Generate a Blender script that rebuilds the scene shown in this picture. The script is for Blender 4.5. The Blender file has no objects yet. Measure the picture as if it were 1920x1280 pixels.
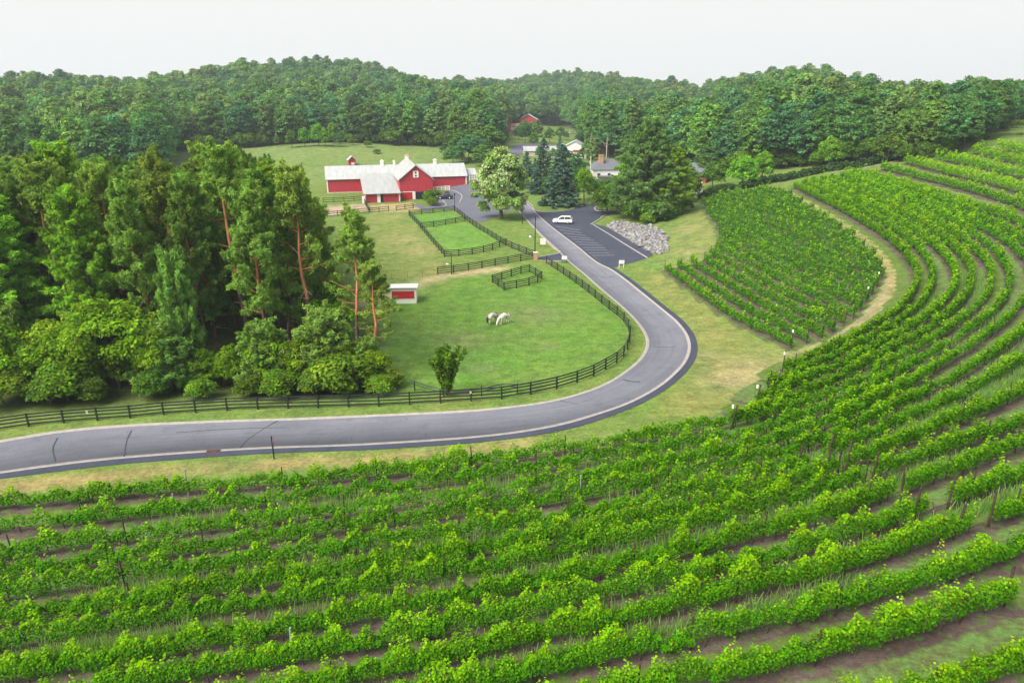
import bpy, math, random
import numpy as np
from mathutils import Vector, Matrix
from mathutils.geometry import delaunay_2d_cdt

# ------------------------------------------------------------------ camera, sky, sun, exposure
S = bpy.context.scene
COL = S.collection
FPX, PITCH, CAMH = 1321.0, math.radians(19.66), 30.0
cam = bpy.data.cameras.new('camera')
cam.sensor_width = 36.0
cam.lens = 36.0 * FPX / 1920.0
cam.clip_start = 0.5
cam.clip_end = 6000
camo = bpy.data.objects.new('camera', cam)
COL.objects.link(camo)
camo.location = (0, 0, CAMH)
camo.rotation_euler = (math.pi / 2 - PITCH, 0, 0)
S.camera = camo

SUN_EL, SUN_AZ = math.radians(47), math.radians(-128)      # azimuth from +Y towards +X: low sun on the pine grove side
W = bpy.data.worlds.new('World')
S.world = W
W.use_nodes = True
wn, wl = W.node_tree.nodes, W.node_tree.links
bg = wn['Background']
sky = wn.new('ShaderNodeTexSky')
sky.sky_type = 'NISHITA'
sky.sun_disc = False
sky.sun_elevation = SUN_EL
sky.sun_rotation = SUN_AZ
cloud = wn.new('ShaderNodeRGB')                              # even, bright high overcast in front of the blue
cloud.outputs[0].default_value = (5.8, 5.74, 5.68, 1)
wm = wn.new('ShaderNodeMix')
wm.data_type = 'RGBA'
tcw = wn.new('ShaderNodeTexCoord'); sxw = wn.new('ShaderNodeSeparateXYZ'); mrw = wn.new('ShaderNodeMapRange')
mrw.inputs[1].default_value = .22; mrw.inputs[2].default_value = .7; mrw.inputs[3].default_value = .96; mrw.inputs[4].default_value = .66
wl.new(tcw.outputs['Generated'], sxw.inputs[0]); wl.new(sxw.outputs[2], mrw.inputs[0]); wl.new(mrw.outputs[0], wm.inputs[0])
wl.new(sky.outputs[0], wm.inputs[6])
wl.new(cloud.outputs[0], wm.inputs[7])
wl.new(wm.outputs[2], bg.inputs['Color'])
bg.inputs['Strength'].default_value = 0.075

sl = bpy.data.lights.new('sun', 'SUN')
sl.energy = 3.6
sl.angle = math.radians(40)
sl.color = (1.0, 0.9, 0.74)
so = bpy.data.objects.new('sun', sl)
COL.objects.link(so)
so.location = (-60, -20, 120)
sd_ = Vector((math.sin(SUN_AZ) * math.cos(SUN_EL), math.cos(SUN_AZ) * math.cos(SUN_EL), math.sin(SUN_EL)))
so.rotation_euler = sd_.to_track_quat('Z', 'Y').to_euler()

S.view_settings.view_transform = 'Standard'
S.view_settings.look = 'None'
S.view_settings.exposure = 1.15
S.view_settings.gamma = 1.0
S.view_settings.use_curve_mapping = False
S.render.engine = 'CYCLES'
S.cycles.max_bounces = 5
S.cycles.diffuse_bounces = 3
S.cycles.glossy_bounces = 2
S.cycles.transmission_bounces = 3
S.cycles.transparent_max_bounces = 4
S.cycles.caustics_reflective = False
S.cycles.caustics_refractive = False

# ------------------------------------------------------------------ terrain
CP, SP = math.cos(PITCH), math.sin(PITCH)
B0 = np.array([(-90, 60), (-40, 59), (-20, 59), (-5, 60), (8, 63), (18, 67), (28, 71), (36, 77), (41, 84), (45, 93),
               (48, 104), (54, 125), (62, 155), (72, 188), (84, 230), (120, 330), (170, 480)], float)

def sst(a, b, x):
    t = np.clip((x - a) / (b - a), 0, 1)
    return t * t * (3 - 2 * t)

def pdist(x, y, P, closed=False):
    """distance to a polyline and the sign of the side (positive = right of its direction)"""
    x = np.asarray(x, float); y = np.asarray(y, float)
    best = np.full(x.shape, 1e18); sgn = np.ones(x.shape)
    Q = np.vstack([P, P[:1]]) if closed else P
    for (ax, ay), (bx, by) in zip(Q[:-1], Q[1:]):
        dx, dy = bx - ax, by - ay
        L2 = dx * dx + dy * dy + 1e-12
        t = np.clip(((x - ax) * dx + (y - ay) * dy) / L2, 0, 1)
        ex, ey = x - ax - t * dx, y - ay - t * dy
        d2 = ex * ex + ey * ey
        m = d2 < best
        best = np.where(m, d2, best)
        sgn = np.where(m, np.where((x - ax) * dy - (y - ay) * dx >= 0, 1.0, -1.0), sgn)
    return np.sqrt(best), sgn

def inpoly(x, y, P):
    x = np.asarray(x, float); y = np.asarray(y, float)
    c = np.zeros(x.shape, bool)
    n = len(P)
    for i in range(n):
        x1, y1 = P[i]; x2, y2 = P[(i + 1) % n]
        k = ((y1 > y) != (y2 > y)) & (x < (x2 - x1) * (y - y1) / ((y2 - y1) + 1e-12) + x1)
        c ^= k
    return c

def pmask(x, y, P, soft):
    P = np.asarray(P, float)
    d, _ = pdist(x, y, P, True)
    d = np.where(inpoly(x, y, P), d, -d)
    return sst(-soft, soft, d)

# crest of the wooded hills, by compass bearing (written as 960 + 1321 x / y)
AZ = [-900, 0, 200, 400, 480, 600, 700, 800, 900, 960, 1060, 1200, 1290, 1350, 1450, 1550, 1640, 1750, 1860, 1900, 2000, 3200]
HY = [640, 650, 700, 750, 760, 760, 780, 800, 900, 950, 1000, 1000, 820, 640, 560, 540, 430, 330, 300, 300, 300, 300]
HZ = [13, 14, 17, 21, 28, 36, 28, 23, 20, 19, 26, 16, 8, 20, 28, 21, 13, 10, 8, 7, 9, 9]
FA = [-900, 0, 300, 330, 420, 500, 640, 830, 900, 930, 965, 1040, 1085, 1120, 1290, 1320, 1400, 1480, 1560, 1640, 1700, 1760, 1815, 1880, 3200]
FY = [215, 215, 222, 318, 326, 330, 344, 336, 325, 335, 560, 600, 520, 330, 262, 236, 224, 214, 205, 192, 185, 184, 215, 330, 380]

def T(x, y):
    x = np.asarray(x, float); y = np.asarray(y, float)
    d, s = pdist(x, y, B0)
    d = d * s
    z0 = np.interp(y, [20, 60, 80, 110, 190, 300], [1.2, 1.6, 2.6, 3.8, 6.0, 6.0])
    R = np.interp(y, [70, 95, 130, 200], [13, 24, 38, 46])
    sl_ = np.interp(y, [25, 80, 140, 190], [0.19, 0.20, 0.25, 0.27])
    ds = (d + np.sqrt(d * d + 40)) / 2 - 0.8
    rise = z0 * sst(-1, 0, d / R) + sl_ * 110 * (1 - np.exp(-np.maximum(ds, 0) / 110))
    w = sst(-48, 20, x) * (1 - sst(330, 460, y))
    hill = rise * w
    hill = hill - np.logaddexp(0, (hill - 18.5) / 1.5) * 1.5
    yy = np.maximum(y, 30)
    az = 960 + 1321 * x / yy
    az = np.clip(az, -900, 3200)
    hy = np.interp(az, AZ, HY); hz = np.interp(az, AZ, HZ); fy = np.interp(az, FA, FY)
    back = sst(-0.12, 1.0, (y - fy) / np.maximum(hy - fy, 60))
    low = 5.0 * sst(228, 360, y) * sst(60, -10, x) + 2.5 * np.exp(-(((x + 82) / 30) ** 2 + ((y - 318) / 26) ** 2))
    base = np.maximum(hill, low)
    z = base + np.maximum(hz - base, 0) * back
    z = z + sst(.12, .5, back) * (4.5 * np.sin(x / 52 + 1.3 * np.sin(y / 70)) + 3.5 * np.sin(x / 23 + y / 61 + 2)) * sst(360, 560, y)
    z = z + 1.6 * np.exp(-(((x + 13) / 11) ** 2 + ((y - 231) / 9) ** 2)) * (y < 300)
    return z

def at(px, py, dz=0.0):
    """the point of the terrain (raised by dz) met by the line of sight through a pixel of the photograph"""
    u = (px - 960) / FPX; v = (py - 640) / FPX
    dx, dy, dz_ = u, CP - v * SP, -SP - v * CP
    t = np.linspace(8, 1400, 700)
    t = 8 * (1400 / 8) ** np.linspace(0, 1, 500)
    h = CAMH + t * dz_ - T(t * dx, t * dy) - dz
    i = np.nonzero(h < 0)[0]
    if len(i) == 0:
        return np.array([t[-1] * dx, t[-1] * dy])
    a, b = t[max(i[0] - 1, 0)], t[i[0]]
    for _ in range(2):
        tt = np.linspace(a, b, 24)
        h = CAMH + tt * dz_ - T(tt * dx, tt * dy) - dz
        j = np.nonzero(h < 0)[0]
        j = j[0] if len(j) else 23
        a, b = tt[max(j - 1, 0)], tt[j]
    t = (a + b) / 2
    return np.array([t * dx, t * dy])

def ats(l, dz=0.0):
    return np.array([at(p[0], p[1], dz) for p in l])

def zat(x, y):
    return float(T(np.array([x]), np.array([y]))[0])

def height_to(x, y, ty):
    m = (640 - ty) / FPX
    return CAMH + y * (m * CP - SP) / (CP + m * SP) - zat(x, y)

def spline(P, step):
    """Catmull-Rom through points, resampled evenly"""
    P = np.asarray(P, float)
    Q = np.vstack([2 * P[0] - P[1], P, 2 * P[-1] - P[-2]])
    out = []
    for i in range(1, len(Q) - 2):
        p0, p1, p2, p3 = Q[i - 1], Q[i], Q[i + 1], Q[i + 2]
        # centripetal keeps unevenly spaced points from overshooting
        t0 = 0; t1 = t0 + max(np.linalg.norm(p1 - p0), 1e-6) ** .5
        t2 = t1 + max(np.linalg.norm(p2 - p1), 1e-6) ** .5; t3 = t2 + max(np.linalg.norm(p3 - p2), 1e-6) ** .5
        t = np.linspace(t1, t2, 24, endpoint=False)[:, None]
        A1 = (t1 - t) / (t1 - t0) * p0 + (t - t0) / (t1 - t0) * p1
        A2 = (t2 - t) / (t2 - t1) * p1 + (t - t1) / (t2 - t1) * p2
        A3 = (t3 - t) / (t3 - t2) * p2 + (t - t2) / (t3 - t2) * p3
        B1 = (t2 - t) / (t2 - t0) * A1 + (t - t0) / (t2 - t0) * A2
        B2 = (t3 - t) / (t3 - t1) * A2 + (t - t1) / (t3 - t1) * A3
        out.append((t2 - t) / (t2 - t1) * B1 + (t - t1) / (t2 - t1) * B2)
    out = np.vstack(out + [P[-1:]])
    return resample(out, step)

def resample(P, step=None, n=None):
    P = np.asarray(P, float)
    L = np.concatenate([[0], np.cumsum(np.linalg.norm(np.diff(P, axis=0), axis=1))])
    if n is None:
        n = max(2, int(round(L[-1] / step)) + 1)
    s = np.linspace(0, L[-1], n)
    return np.stack([np.interp(s, L, P[:, i]) for i in range(P.shape[1])], axis=1)

def tang(P):
    d = np.gradient(P, axis=0)
    return d / np.maximum(np.linalg.norm(d, axis=1, keepdims=True), 1e-9)

# ------------------------------------------------------------------ object helpers
def tag(o, label=None, cat=None, group=None, kind=None):
    if label: o['label'] = label
    if cat: o['category'] = cat
    if group: o['group'] = group
    if kind: o['kind'] = kind
    return o

def empty(name, loc, rz=0.0, label=None, cat=None, group=None):
    o = bpy.data.objects.new(name, None)
    COL.objects.link(o)
    o.empty_display_size = 0.3
    o.location = loc
    o.rotation_euler = (0, 0, rz)
    return tag(o, label, cat, group)

def npmesh(name, V, F, mats, col=None, midx=None, smooth=False):
    """mesh from numpy vertices and same-length faces, or a list of such face arrays"""
    me = bpy.data.meshes.new(name)
    V = np.asarray(V, np.float32)
    Fs = F if isinstance(F, list) else [F]
    Fs = [np.asarray(f, np.int32) for f in Fs if len(f)]
    me.vertices.add(len(V))
    me.vertices.foreach_set('co', V.ravel())
    nl = sum(f.size for f in Fs); nf = sum(len(f) for f in Fs)
    me.loops.add(nl); me.polygons.add(nf)
    me.loops.foreach_set('vertex_index', np.concatenate([f.ravel() for f in Fs]))
    tot = np.concatenate([np.full(len(f), f.shape[1], np.int32) for f in Fs])
    me.polygons.foreach_set('loop_start', np.concatenate([[0], np.cumsum(tot)[:-1]]).astype(np.int32))
    me.polygons.foreach_set('loop_total', tot)
    if midx is not None:
        me.polygons.foreach_set('material_index', np.asarray(midx, np.int32))
    if smooth:
        me.polygons.foreach_set('use_smooth', np.ones(nf, bool))
    me.update(calc_edges=True)
    if col is not None:
        a = me.color_attributes.new('Col', 'FLOAT_COLOR', 'POINT')
        c = np.ones((len(V), 4), np.float32)
        c[:, :3] = col
        a.data.foreach_set('color', c.ravel())
    for m in mats:
        me.materials.append(m)
    return me

def link(name, me, parent=None, loc=None):
    o = bpy.data.objects.new(name, me)
    COL.objects.link(o)
    if parent is not None: o.parent = parent
    if loc is not None: o.location = loc
    return o

class MB:
    """collects boxes, tubes, prisms into one mesh"""
    def __init__(s): s.v = []; s.f = []; s.m = []; s.n = 0
    def add(s, v, f, m=0):
        v = np.asarray(v, float)
        s.v.append(v)
        for q in f: s.f.append([i + s.n for i in q]); s.m.append(m)
        s.n += len(v)
        return s
    def box(s, c, d, rz=0.0, m=0, tilt=None):
        x, y, z = d[0] / 2, d[1] / 2, d[2] / 2
        v = np.array([(-x, -y, -z), (x, -y, -z), (x, y, -z), (-x, y, -z), (-x, -y, z), (x, -y, z), (x, y, z), (-x, y, z)])
        if tilt is not None:
            v = v @ np.array(Matrix.Rotation(tilt[0], 3, tilt[1])).T
        if rz:
            cz, sz = math.cos(rz), math.sin(rz)
            v = v @ np.array([[cz, sz, 0], [-sz, cz, 0], [0, 0, 1]])
        return s.add(v + np.array(c), [(0, 3, 2, 1), (4, 5, 6, 7), (0, 1, 5, 4), (1, 2, 6, 5), (2, 3, 7, 6), (3, 0, 4, 7)], m)
    def tube(s, P, r, n=6, m=0, cap=True, flat=1.0):
        P = np.asarray(P, float)
        r = np.full(len(P), r) if np.isscalar(r) else np.asarray(r, float)
        t = tang(P)
        V = []
        for i in range(len(P)):
            a = np.array([0, 0, 1.0]) if abs(t[i][2]) < .9 else np.array([1.0, 0, 0])
            u = np.cross(t[i], a); u /= np.linalg.norm(u)
            w = np.cross(u, t[i])
            for k in range(n):
                q = 2 * math.pi * k / n
                V.append(P[i] + r[i] * (math.cos(q) * u + flat * math.sin(q) * w))
        F = []
        for i in range(len(P) - 1):
            for k in range(n):
                F.append((i * n + k, i * n + (k + 1) % n, (i + 1) * n + (k + 1) % n, (i + 1) * n + k))
        if cap:
            F.append(tuple(range(n))[::-1]); F.append(tuple((len(P) - 1) * n + k for k in range(n)))
        return s.add(V, F, m)
    def prism(s, poly, y0, y1, axis='y', m=0):
        """poly in (x, z), swept along y (or in (x, y), swept along z)"""
        n = len(poly)
        if axis == 'y': V = [(a, y0, b) for a, b in poly] + [(a, y1, b) for a, b in poly]
        elif axis == 'x': V = [(y0, a, b) for a, b in poly] + [(y1, a, b) for a, b in poly]
        else: V = [(a, b, y0) for a, b in poly] + [(a, b, y1) for a, b in poly]
        F = [tuple(range(n)), tuple(range(2 * n - 1, n - 1, -1))]
        F += [(i, n + i, n + (i + 1) % n, (i + 1) % n) for i in range(n)]
        return s.add(V, F, m)
    def ribbon(s, P, w, z0, z1, m=0):
        """a strip of width w along plan points P (x, y), draped; bottom z0 and top z1 above the terrain"""
        P = np.asarray(P, float)
        t = tang(P); nn = np.stack([-t[:, 1], t[:, 0]], 1)
        a, b = P + nn * w / 2, P - nn * w / 2
        za, zb = T(a[:, 0], a[:, 1]), T(b[:, 0], b[:, 1])
        k = len(P)
        V = np.concatenate([np.c_[a, za + z0], np.c_[a, za + z1], np.c_[b, zb + z1], np.c_[b, zb + z0]])
        F = []
        for i in range(k - 1):
            for q in range(3):
                F.append((q * k + i, q * k + i + 1, (q + 1) * k + i + 1, (q + 1) * k + i))
        F.append((0, k, 2 * k, 3 * k)); F.append((k - 1, 4 * k - 1, 3 * k - 1, 2 * k - 1))
        return s.add(V, F, m)
    def mesh(s, name, mats, smooth=False):
        me = bpy.data.meshes.new(name)
        me.from_pydata(np.concatenate(s.v).tolist(), [], s.f)
        for mt in (mats if isinstance(mats, (list, tuple)) else [mats]): me.materials.append(mt)
        if any(s.m): me.polygons.foreach_set('material_index', np.array(s.m, np.int32))
        if smooth: me.polygons.foreach_set('use_smooth', np.ones(len(s.f), bool))
        import bmesh
        b = bmesh.new(); b.from_mesh(me)
        bmesh.ops.recalc_face_normals(b, faces=b.faces[:])
        b.to_mesh(me); b.free()
        me.update()
        return me
    def build(s, name, mats, parent=None, smooth=False, loc=None):
        return link(name, s.mesh(name, mats, smooth), parent, loc)

def copy_tree(o, parent=None):
    c = o.copy(); COL.objects.link(c)
    c.parent = parent
    for ch in list(o.children): copy_tree(ch, c)
    return c

# ------------------------------------------------------------------ materials
def mat(name, col, rough=0.8, spec=0.25, noise=0.0, nscale=3.0, metal=0.0, bump=0.0, stretch=None, col2=None):
    m = bpy.data.materials.new(name)
    m.use_nodes = True
    N, L = m.node_tree.nodes, m.node_tree.links
    b = N['Principled BSDF']
    b.inputs['Roughness'].default_value = rough
    b.inputs['Specular IOR Level'].default_value = spec
    b.inputs['Metallic'].default_value = metal
    b.inputs['Base Color'].default_value = (*col, 1)
    if noise or bump or col2:
        tc = N.new('ShaderNodeTexCoord'); mp = N.new('ShaderNodeMapping')
        if stretch: mp.inputs['Scale'].default_value = stretch
        nz = N.new('ShaderNodeTexNoise')
        nz.inputs['Scale'].default_value = nscale; nz.inputs['Detail'].default_value = 5
        L.new(tc.outputs['Object'], mp.inputs['Vector']); L.new(mp.outputs[0], nz.inputs['Vector'])
        mx = N.new('ShaderNodeMix'); mx.data_type = 'RGBA'
        k1 = tuple(max(c * (1 - noise), 0) for c in col)
        k2 = col2 if col2 else tuple(min(c * (1 + noise), 1) for c in col)
        rr = N.new('ShaderNodeMapRange'); rr.inputs[1].default_value = .3; rr.inputs[2].default_value = .7
        L.new(nz.outputs[0], rr.inputs[0]); L.new(rr.outputs[0], mx.inputs[0])
        mx.inputs[6].default_value = (*k1, 1); mx.inputs[7].default_value = (*k2, 1)
        L.new(mx.outputs[2], b.inputs['Base Color'])
        if bump:
            bp = N.new('ShaderNodeBump'); bp.inputs['Strength'].default_value = bump
            L.new(nz.outputs[0], bp.inputs['Height']); L.new(bp.outputs[0], b.inputs['Normal'])
    return m

def leafmat(name, trans=0.3, hue=0.03, val=0.25, tint=(1.25, 1.3, .5)):
    m = bpy.data.materials.new(name)
    m.use_nodes = True
    N, L = m.node_tree.nodes, m.node_tree.links
    N.remove(N['Principled BSDF'])
    at_ = N.new('ShaderNodeAttribute'); at_.attribute_name = 'Col'
    oi = N.new('ShaderNodeObjectInfo')
    hs = N.new('ShaderNodeHueSaturation')
    h = N.new('ShaderNodeMapRange'); h.inputs[3].default_value = .5 - hue; h.inputs[4].default_value = .5 + hue * .6
    v = N.new('ShaderNodeMapRange'); v.inputs[3].default_value = 1 - val; v.inputs[4].default_value = 1 + val
    fr = N.new('ShaderNodeMath'); fr.operation = 'MULTIPLY'; fr.inputs[1].default_value = 7.31
    f2 = N.new('ShaderNodeMath'); f2.operation = 'FRACT'
    L.new(oi.outputs['Random'], h.inputs[0]); L.new(oi.outputs['Random'], fr.inputs[0])
    L.new(fr.outputs[0], f2.inputs[0]); L.new(f2.outputs[0], v.inputs[0])
    L.new(h.outputs[0], hs.inputs['Hue']); L.new(v.outputs[0], hs.inputs['Value'])
    hs.inputs['Saturation'].default_value = 1.08
    L.new(at_.outputs['Color'], hs.inputs['Color'])
    d = N.new('ShaderNodeBsdfDiffuse'); t = N.new('ShaderNodeBsdfTranslucent'); mx = N.new('ShaderNodeMixShader')
    tm = N.new('ShaderNodeMix'); tm.data_type = 'RGBA'; tm.blend_type = 'MULTIPLY'; tm.inputs[0].default_value = 1
    tm.inputs[7].default_value = (*tint, 1)
    L.new(hs.outputs[0], d.inputs[0]); L.new(hs.outputs[0], tm.inputs[6]); L.new(tm.outputs[2], t.inputs[0])
    mx.inputs[0].default_value = trans
    L.new(d.outputs[0], mx.inputs[1]); L.new(t.outputs[0], mx.inputs[2])
    L.new(mx.outputs[0], N['Material Output'].inputs[0])
    return m

M = {}
M['leaf'] = leafmat('broad_leaf', .36, .02, .2)
M['needle'] = leafmat('conifer_needle', .34, .02, .2)
M['vine'] = leafmat('vine_leaf', .46, .006, .06, (1.3, 1.35, .4))
M['bark'] = mat('grey_brown_bark', (.10, .075, .055), .95, .1, .4, 4, stretch=(1, 1, .25), bump=.4)
M['orange_bark'] = mat('orange_pine_bark', (.44, .19, .095), .9, .1, .35, 3, stretch=(1, 1, .3), bump=.4)
M['pale_bark'] = mat('pale_poplar_bark', (.38, .35, .3), .9, .1, .3, 3)
M['dead_wood'] = mat('bare_dead_wood', (.42, .33, .27), .9, .1, .2, 4)
M['black_rail'] = mat('black_painted_board', (.018, .022, .026), .55, .35, .3, 6)
M['post'] = mat('dark_wooden_stake', (.06, .042, .034), .9, .15, .4, 9)
M['galv'] = mat('galvanised_steel', (.33, .37, .39), .5, .4, .1, 5, metal=.3)
M['red'] = mat('barn_red_boards', (.41, .036, .06), .6, .3, .22, 1.0, stretch=(6, 6, .4))
M['red2'] = mat('shed_red_panel', (.45, .02, .03), .6, .3, .1, 2)
M['white'] = mat('white_paint', (.78, .78, .78), .5, .4, .04, 3)
M['roof'] = mat('white_metal_roof', (.36, .385, .41), .45, .45, .13, .6, stretch=(3, .4, 1))
M['roof_old'] = mat('weathered_pale_roof', (.32, .34, .355), .5, .4, .13, .5, stretch=(2.5, .3, 1))
M['slate'] = mat('dark_grey_shingle', (.12, .135, .16), .85, .2, .2, 3)
M['brick'] = mat('orange_brick', (.42, .25, .18), .9, .1, .2, 8)
M['stone'] = mat('pale_stone_wall', (.5, .46, .4), .9, .1, .25, 3)
M['dark'] = mat('dark_opening', (.012, .014, .02), .6, .3)
M['glass'] = mat('window_glass', (.03, .04, .05), .08, .6)
M['concrete'] = mat('pale_concrete', (.5, .47, .44), .85, .2, .12, 1.5)
M['rubber'] = mat('black_rubber', (.015, .015, .016), .8, .2)
M['rim'] = mat('alloy_rim', (.55, .56, .58), .35, .5, metal=.7)
M['rust'] = mat('rusty_iron_grate', (.16, .09, .075), .8, .2, .3, 12)
M['signred'] = mat('red_sign_face', (.26, .02, .035), .5, .3)
M['signback'] = mat('grey_sign_back', (.25, .33, .32), .5, .4)
M['rock'] = mat('pale_grey_limestone', (.13, .135, .145), .9, .15, .25, 1.1, bump=.5, col2=(.34, .345, .36))
M['rubble'] = mat('grey_rubble_bed', (.14, .14, .14), .95, .1, .4, 3, bump=.6)  # mid-grey rubble under the boulders, mottled by noise
M['hose'] = mat('black_drip_hose', (.02, .02, .022), .6, .3)

# ------------------------------------------------------------------ leaves
def leaves(rng, c, n, s, col, asp=1.5, fold=.12):
    """one folded diamond per leaf: centres, normals, sizes, colours -> vertices, quads, point colours"""
    N = len(c)
    n = n / np.maximum(np.linalg.norm(n, axis=1, keepdims=True), 1e-9)
    t = rng.normal(size=(N, 3)); t -= n * (t * n).sum(1, keepdims=True)
    t /= np.maximum(np.linalg.norm(t, axis=1, keepdims=True), 1e-9)
    b = np.cross(n, t)
    s = np.broadcast_to(s, (N,))[:, None]
    V = np.empty((N, 4, 3), np.float32)
    V[:, 0] = c - t * s * asp * .5 - n * s * fold
    V[:, 1] = c + b * s * .5 + t * s * .08
    V[:, 2] = c + t * s * asp * .5 - n * s * fold
    V[:, 3] = c - b * s * .5 + t * s * .08
    F = np.arange(N * 4, dtype=np.int32).reshape(N, 4)
    return V.reshape(-1, 3), F, np.repeat(col, 4, axis=0)

def rdir(rng, n):
    v = rng.normal(size=(n, 3))
    return v / np.linalg.norm(v, axis=1, keepdims=True)

def join(parts):
    V, F, C, k = [], [], [], 0
    for v, f, c in parts:
        V.append(v); F.append(f + k); C.append(c); k += len(v)
    return np.concatenate(V), np.concatenate(F), np.concatenate(C)

def tint(rng, base, n, v=.18, w=.12):
    """leaf colours: brightness and a yellow-blue lean per leaf"""
    base = np.asarray(base)
    g = np.clip(rng.normal(1, v, (n, 1)), .4, 1.7)
    h = rng.normal(0, w, (n, 1))
    return np.clip(base * g * np.hstack([1 + h, np.ones((n, 1)), 1 - h]), .003, .8)

def broad_crown(rng, h, r, z0, nc, nl, size, base, lump=.34, top=1.0, squash=1.0, var=.22):
    """broad-leaved crown: leaf clumps spread through an uneven envelope"""
    parts = []
    cz, rz = (z0 + h) / 2, (h - z0) / 2
    ph = rng.uniform(0, 6.28, 3)
    for i in range(nc):
        d = rdir(rng, 1)[0]
        if d[2] < -.55: d[2] *= -.6
        q = rng.uniform(.35, 1) ** .45
        wob = 1 + .16 * math.sin(2 * math.atan2(d[1], d[0]) + ph[0]) + .12 * math.sin(3 * math.atan2(d[1], d[0]) + ph[1] + 3 * d[2])
        rr = r * wob * (1 - .30 * top * max(d[2], 0) ** 2)
        lr = lump * r * rng.uniform(.6, 1.2)
        c = np.array([d[0] * (rr - lr * .7) * q, d[1] * (rr - lr * .7) * q, cz + d[2] * (rz - lr * .6 * squash) * q])
        n = int(nl * (lr / (lump * r)) ** 2)
        dd = rdir(rng, n)
        dd[:, 2] = np.where(dd[:, 2] < -.4, -dd[:, 2], dd[:, 2])
        p = c + dd * lr * rng.uniform(.55, 1.05, (n, 1)) * np.array([1, 1, .75 * squash])
        nn = dd + np.array([0, 0, .55]) + rng.normal(0, .45, (n, 3))
        col = tint(rng, np.asarray(base) * np.clip(rng.normal(1, var), .55, 1.5), n)
        parts.append(leaves(rng, p, nn, size * rng.uniform(.7, 1.3, n), col))
    return join(parts)

def pad(rng, c, ax, n, size, base, asp=2.0, up=.9):
    d = rdir(rng, n)
    p = c + d * rng.uniform(.35, 1, (n, 1)) ** .6 * np.asarray(ax)
    nn = d + np.array([0, 0, up]) + rng.normal(0, .5, (n, 3))
    return leaves(rng, p, nn, size * rng.uniform(.7, 1.3, n), tint(rng, np.asarray(base) * np.clip(rng.normal(1, .2), .55, 1.5), n), asp)

def limb(mb, P, r0, r1, n=5, m=0):
    P = np.asarray(P, float)
    mb.tube(P, np.linspace(r0, r1, len(P)), n, m)

def bent(a, b, sag, k=5):
    t = np.linspace(0, 1, k)[:, None]
    P = np.asarray(a) * (1 - t) + np.asarray(b) * t
    P[:, 2] += sag * 4 * (t[:, 0] * (1 - t[:, 0]))
    return P

def spray(rng, c, d, L_, rad, n, size, base, asp=2.8):
    t = rng.uniform(0, 1, (n, 1)) ** .8
    p = c + d * t * L_ + rng.normal(0, 1, (n, 3)) * rad * (1.1 - .6 * t)
    nn = rng.normal(0, 1, (n, 3)) + d * .4 + np.array([0, 0, .5])
    return leaves(rng, p, nn, size * rng.uniform(.7, 1.3, n), tint(rng, np.asarray(base) * np.clip(rng.normal(1, .2), .55, 1.5), n), asp)

def scots_pine(seed, h=20.0, c0=.42, base=(.19, .325, .08), dens=1.0, size=.105, sparse=1.0, open_=0.0):
    """tall bare trunk, orange above, irregular flat needle pads on crooked limbs"""
    rng = np.random.default_rng(seed)
    wood = MB()
    k = 9
    z = np.linspace(0, h * .97, k)
    ax = np.cumsum(rng.normal(0, .16, (k, 2)), axis=0); ax[0] = 0
    P = np.c_[ax, z]
    R = np.interp(z, [0, h * .5, h], [.27, .19, .04])
    wood.tube(P[:4], R[:4], 8, 0, cap=False); wood.tube(P[3:], R[3:], 8, 1, cap=False)
    parts = []
    nb = int(38 * dens)
    for i in range(nb):
        f = c0 + (1 - c0) * ((i + rng.uniform(0, 1)) / nb)
        zz = f * h
        a = i * 2.4 + rng.uniform(-.5, .5)
        g = (f - c0) / (1 - c0)
        Lb = (1.5 + 1.5 * math.sin(math.pi * min(g * 1.15 + .12, 1)) ) * rng.uniform(.65, 1.25) * (1 - .78 * g ** 2.2)
        if open_ and f < .42 + open_ and -math.sin(a) > .25: continue
        o = np.array([np.interp(zz, z, P[:, 0]), np.interp(zz, z, P[:, 1]), zz])
        e = o + np.array([math.cos(a) * Lb, math.sin(a) * Lb, Lb * rng.uniform(.12, .5) + .2])
        limb(wood, bent(o, e, rng.uniform(-.3, .35)), .07, .02, 4, 1)
        for j in range(int((rng.integers(8, 14) if f > c0 + .2 else rng.integers(3, 7)) * sparse + .5)):
            t = rng.uniform(.3, 1.12)
            c = o * (1 - t) + e * t + rng.normal(0, .42, 3) * np.array([1, 1, .8])
            s = rng.uniform(.34, .78)
            if j % 3 == 0: limb(wood, np.array([o * (1 - t * .8) + e * t * .8, c]), .03, .012, 3, 1)
            dv = (e - o) / np.linalg.norm(e - o) * .7 + rng.normal(0, .45, 3) + np.array([0, 0, .35]); dv /= np.linalg.norm(dv)
            parts.append(spray(rng, c, dv, 1.3 * s + .35, .24 * s + .05, int(230 * s) + 30, size, base, 4.2))
    for i in range(5):                                       # dead snags below the crown
        zz = h * rng.uniform(c0 * .55, c0)
        a = rng.uniform(0, 6.28); Lb = rng.uniform(.8, 2.4)
        o = np.array([np.interp(zz, z, P[:, 0]), np.interp(zz, z, P[:, 1]), zz])
        e = o + np.array([math.cos(a) * Lb, math.sin(a) * Lb, -rng.uniform(0, .6)])
        limb(wood, bent(o, e, .1), .045, .012, 4, 2)
    for i in range(3):
        parts.append(pad(rng, P[-1] + rng.normal(0, .3, 3), (.8, .8, .6), 60, size, base))
    return wood, join(parts)

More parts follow.
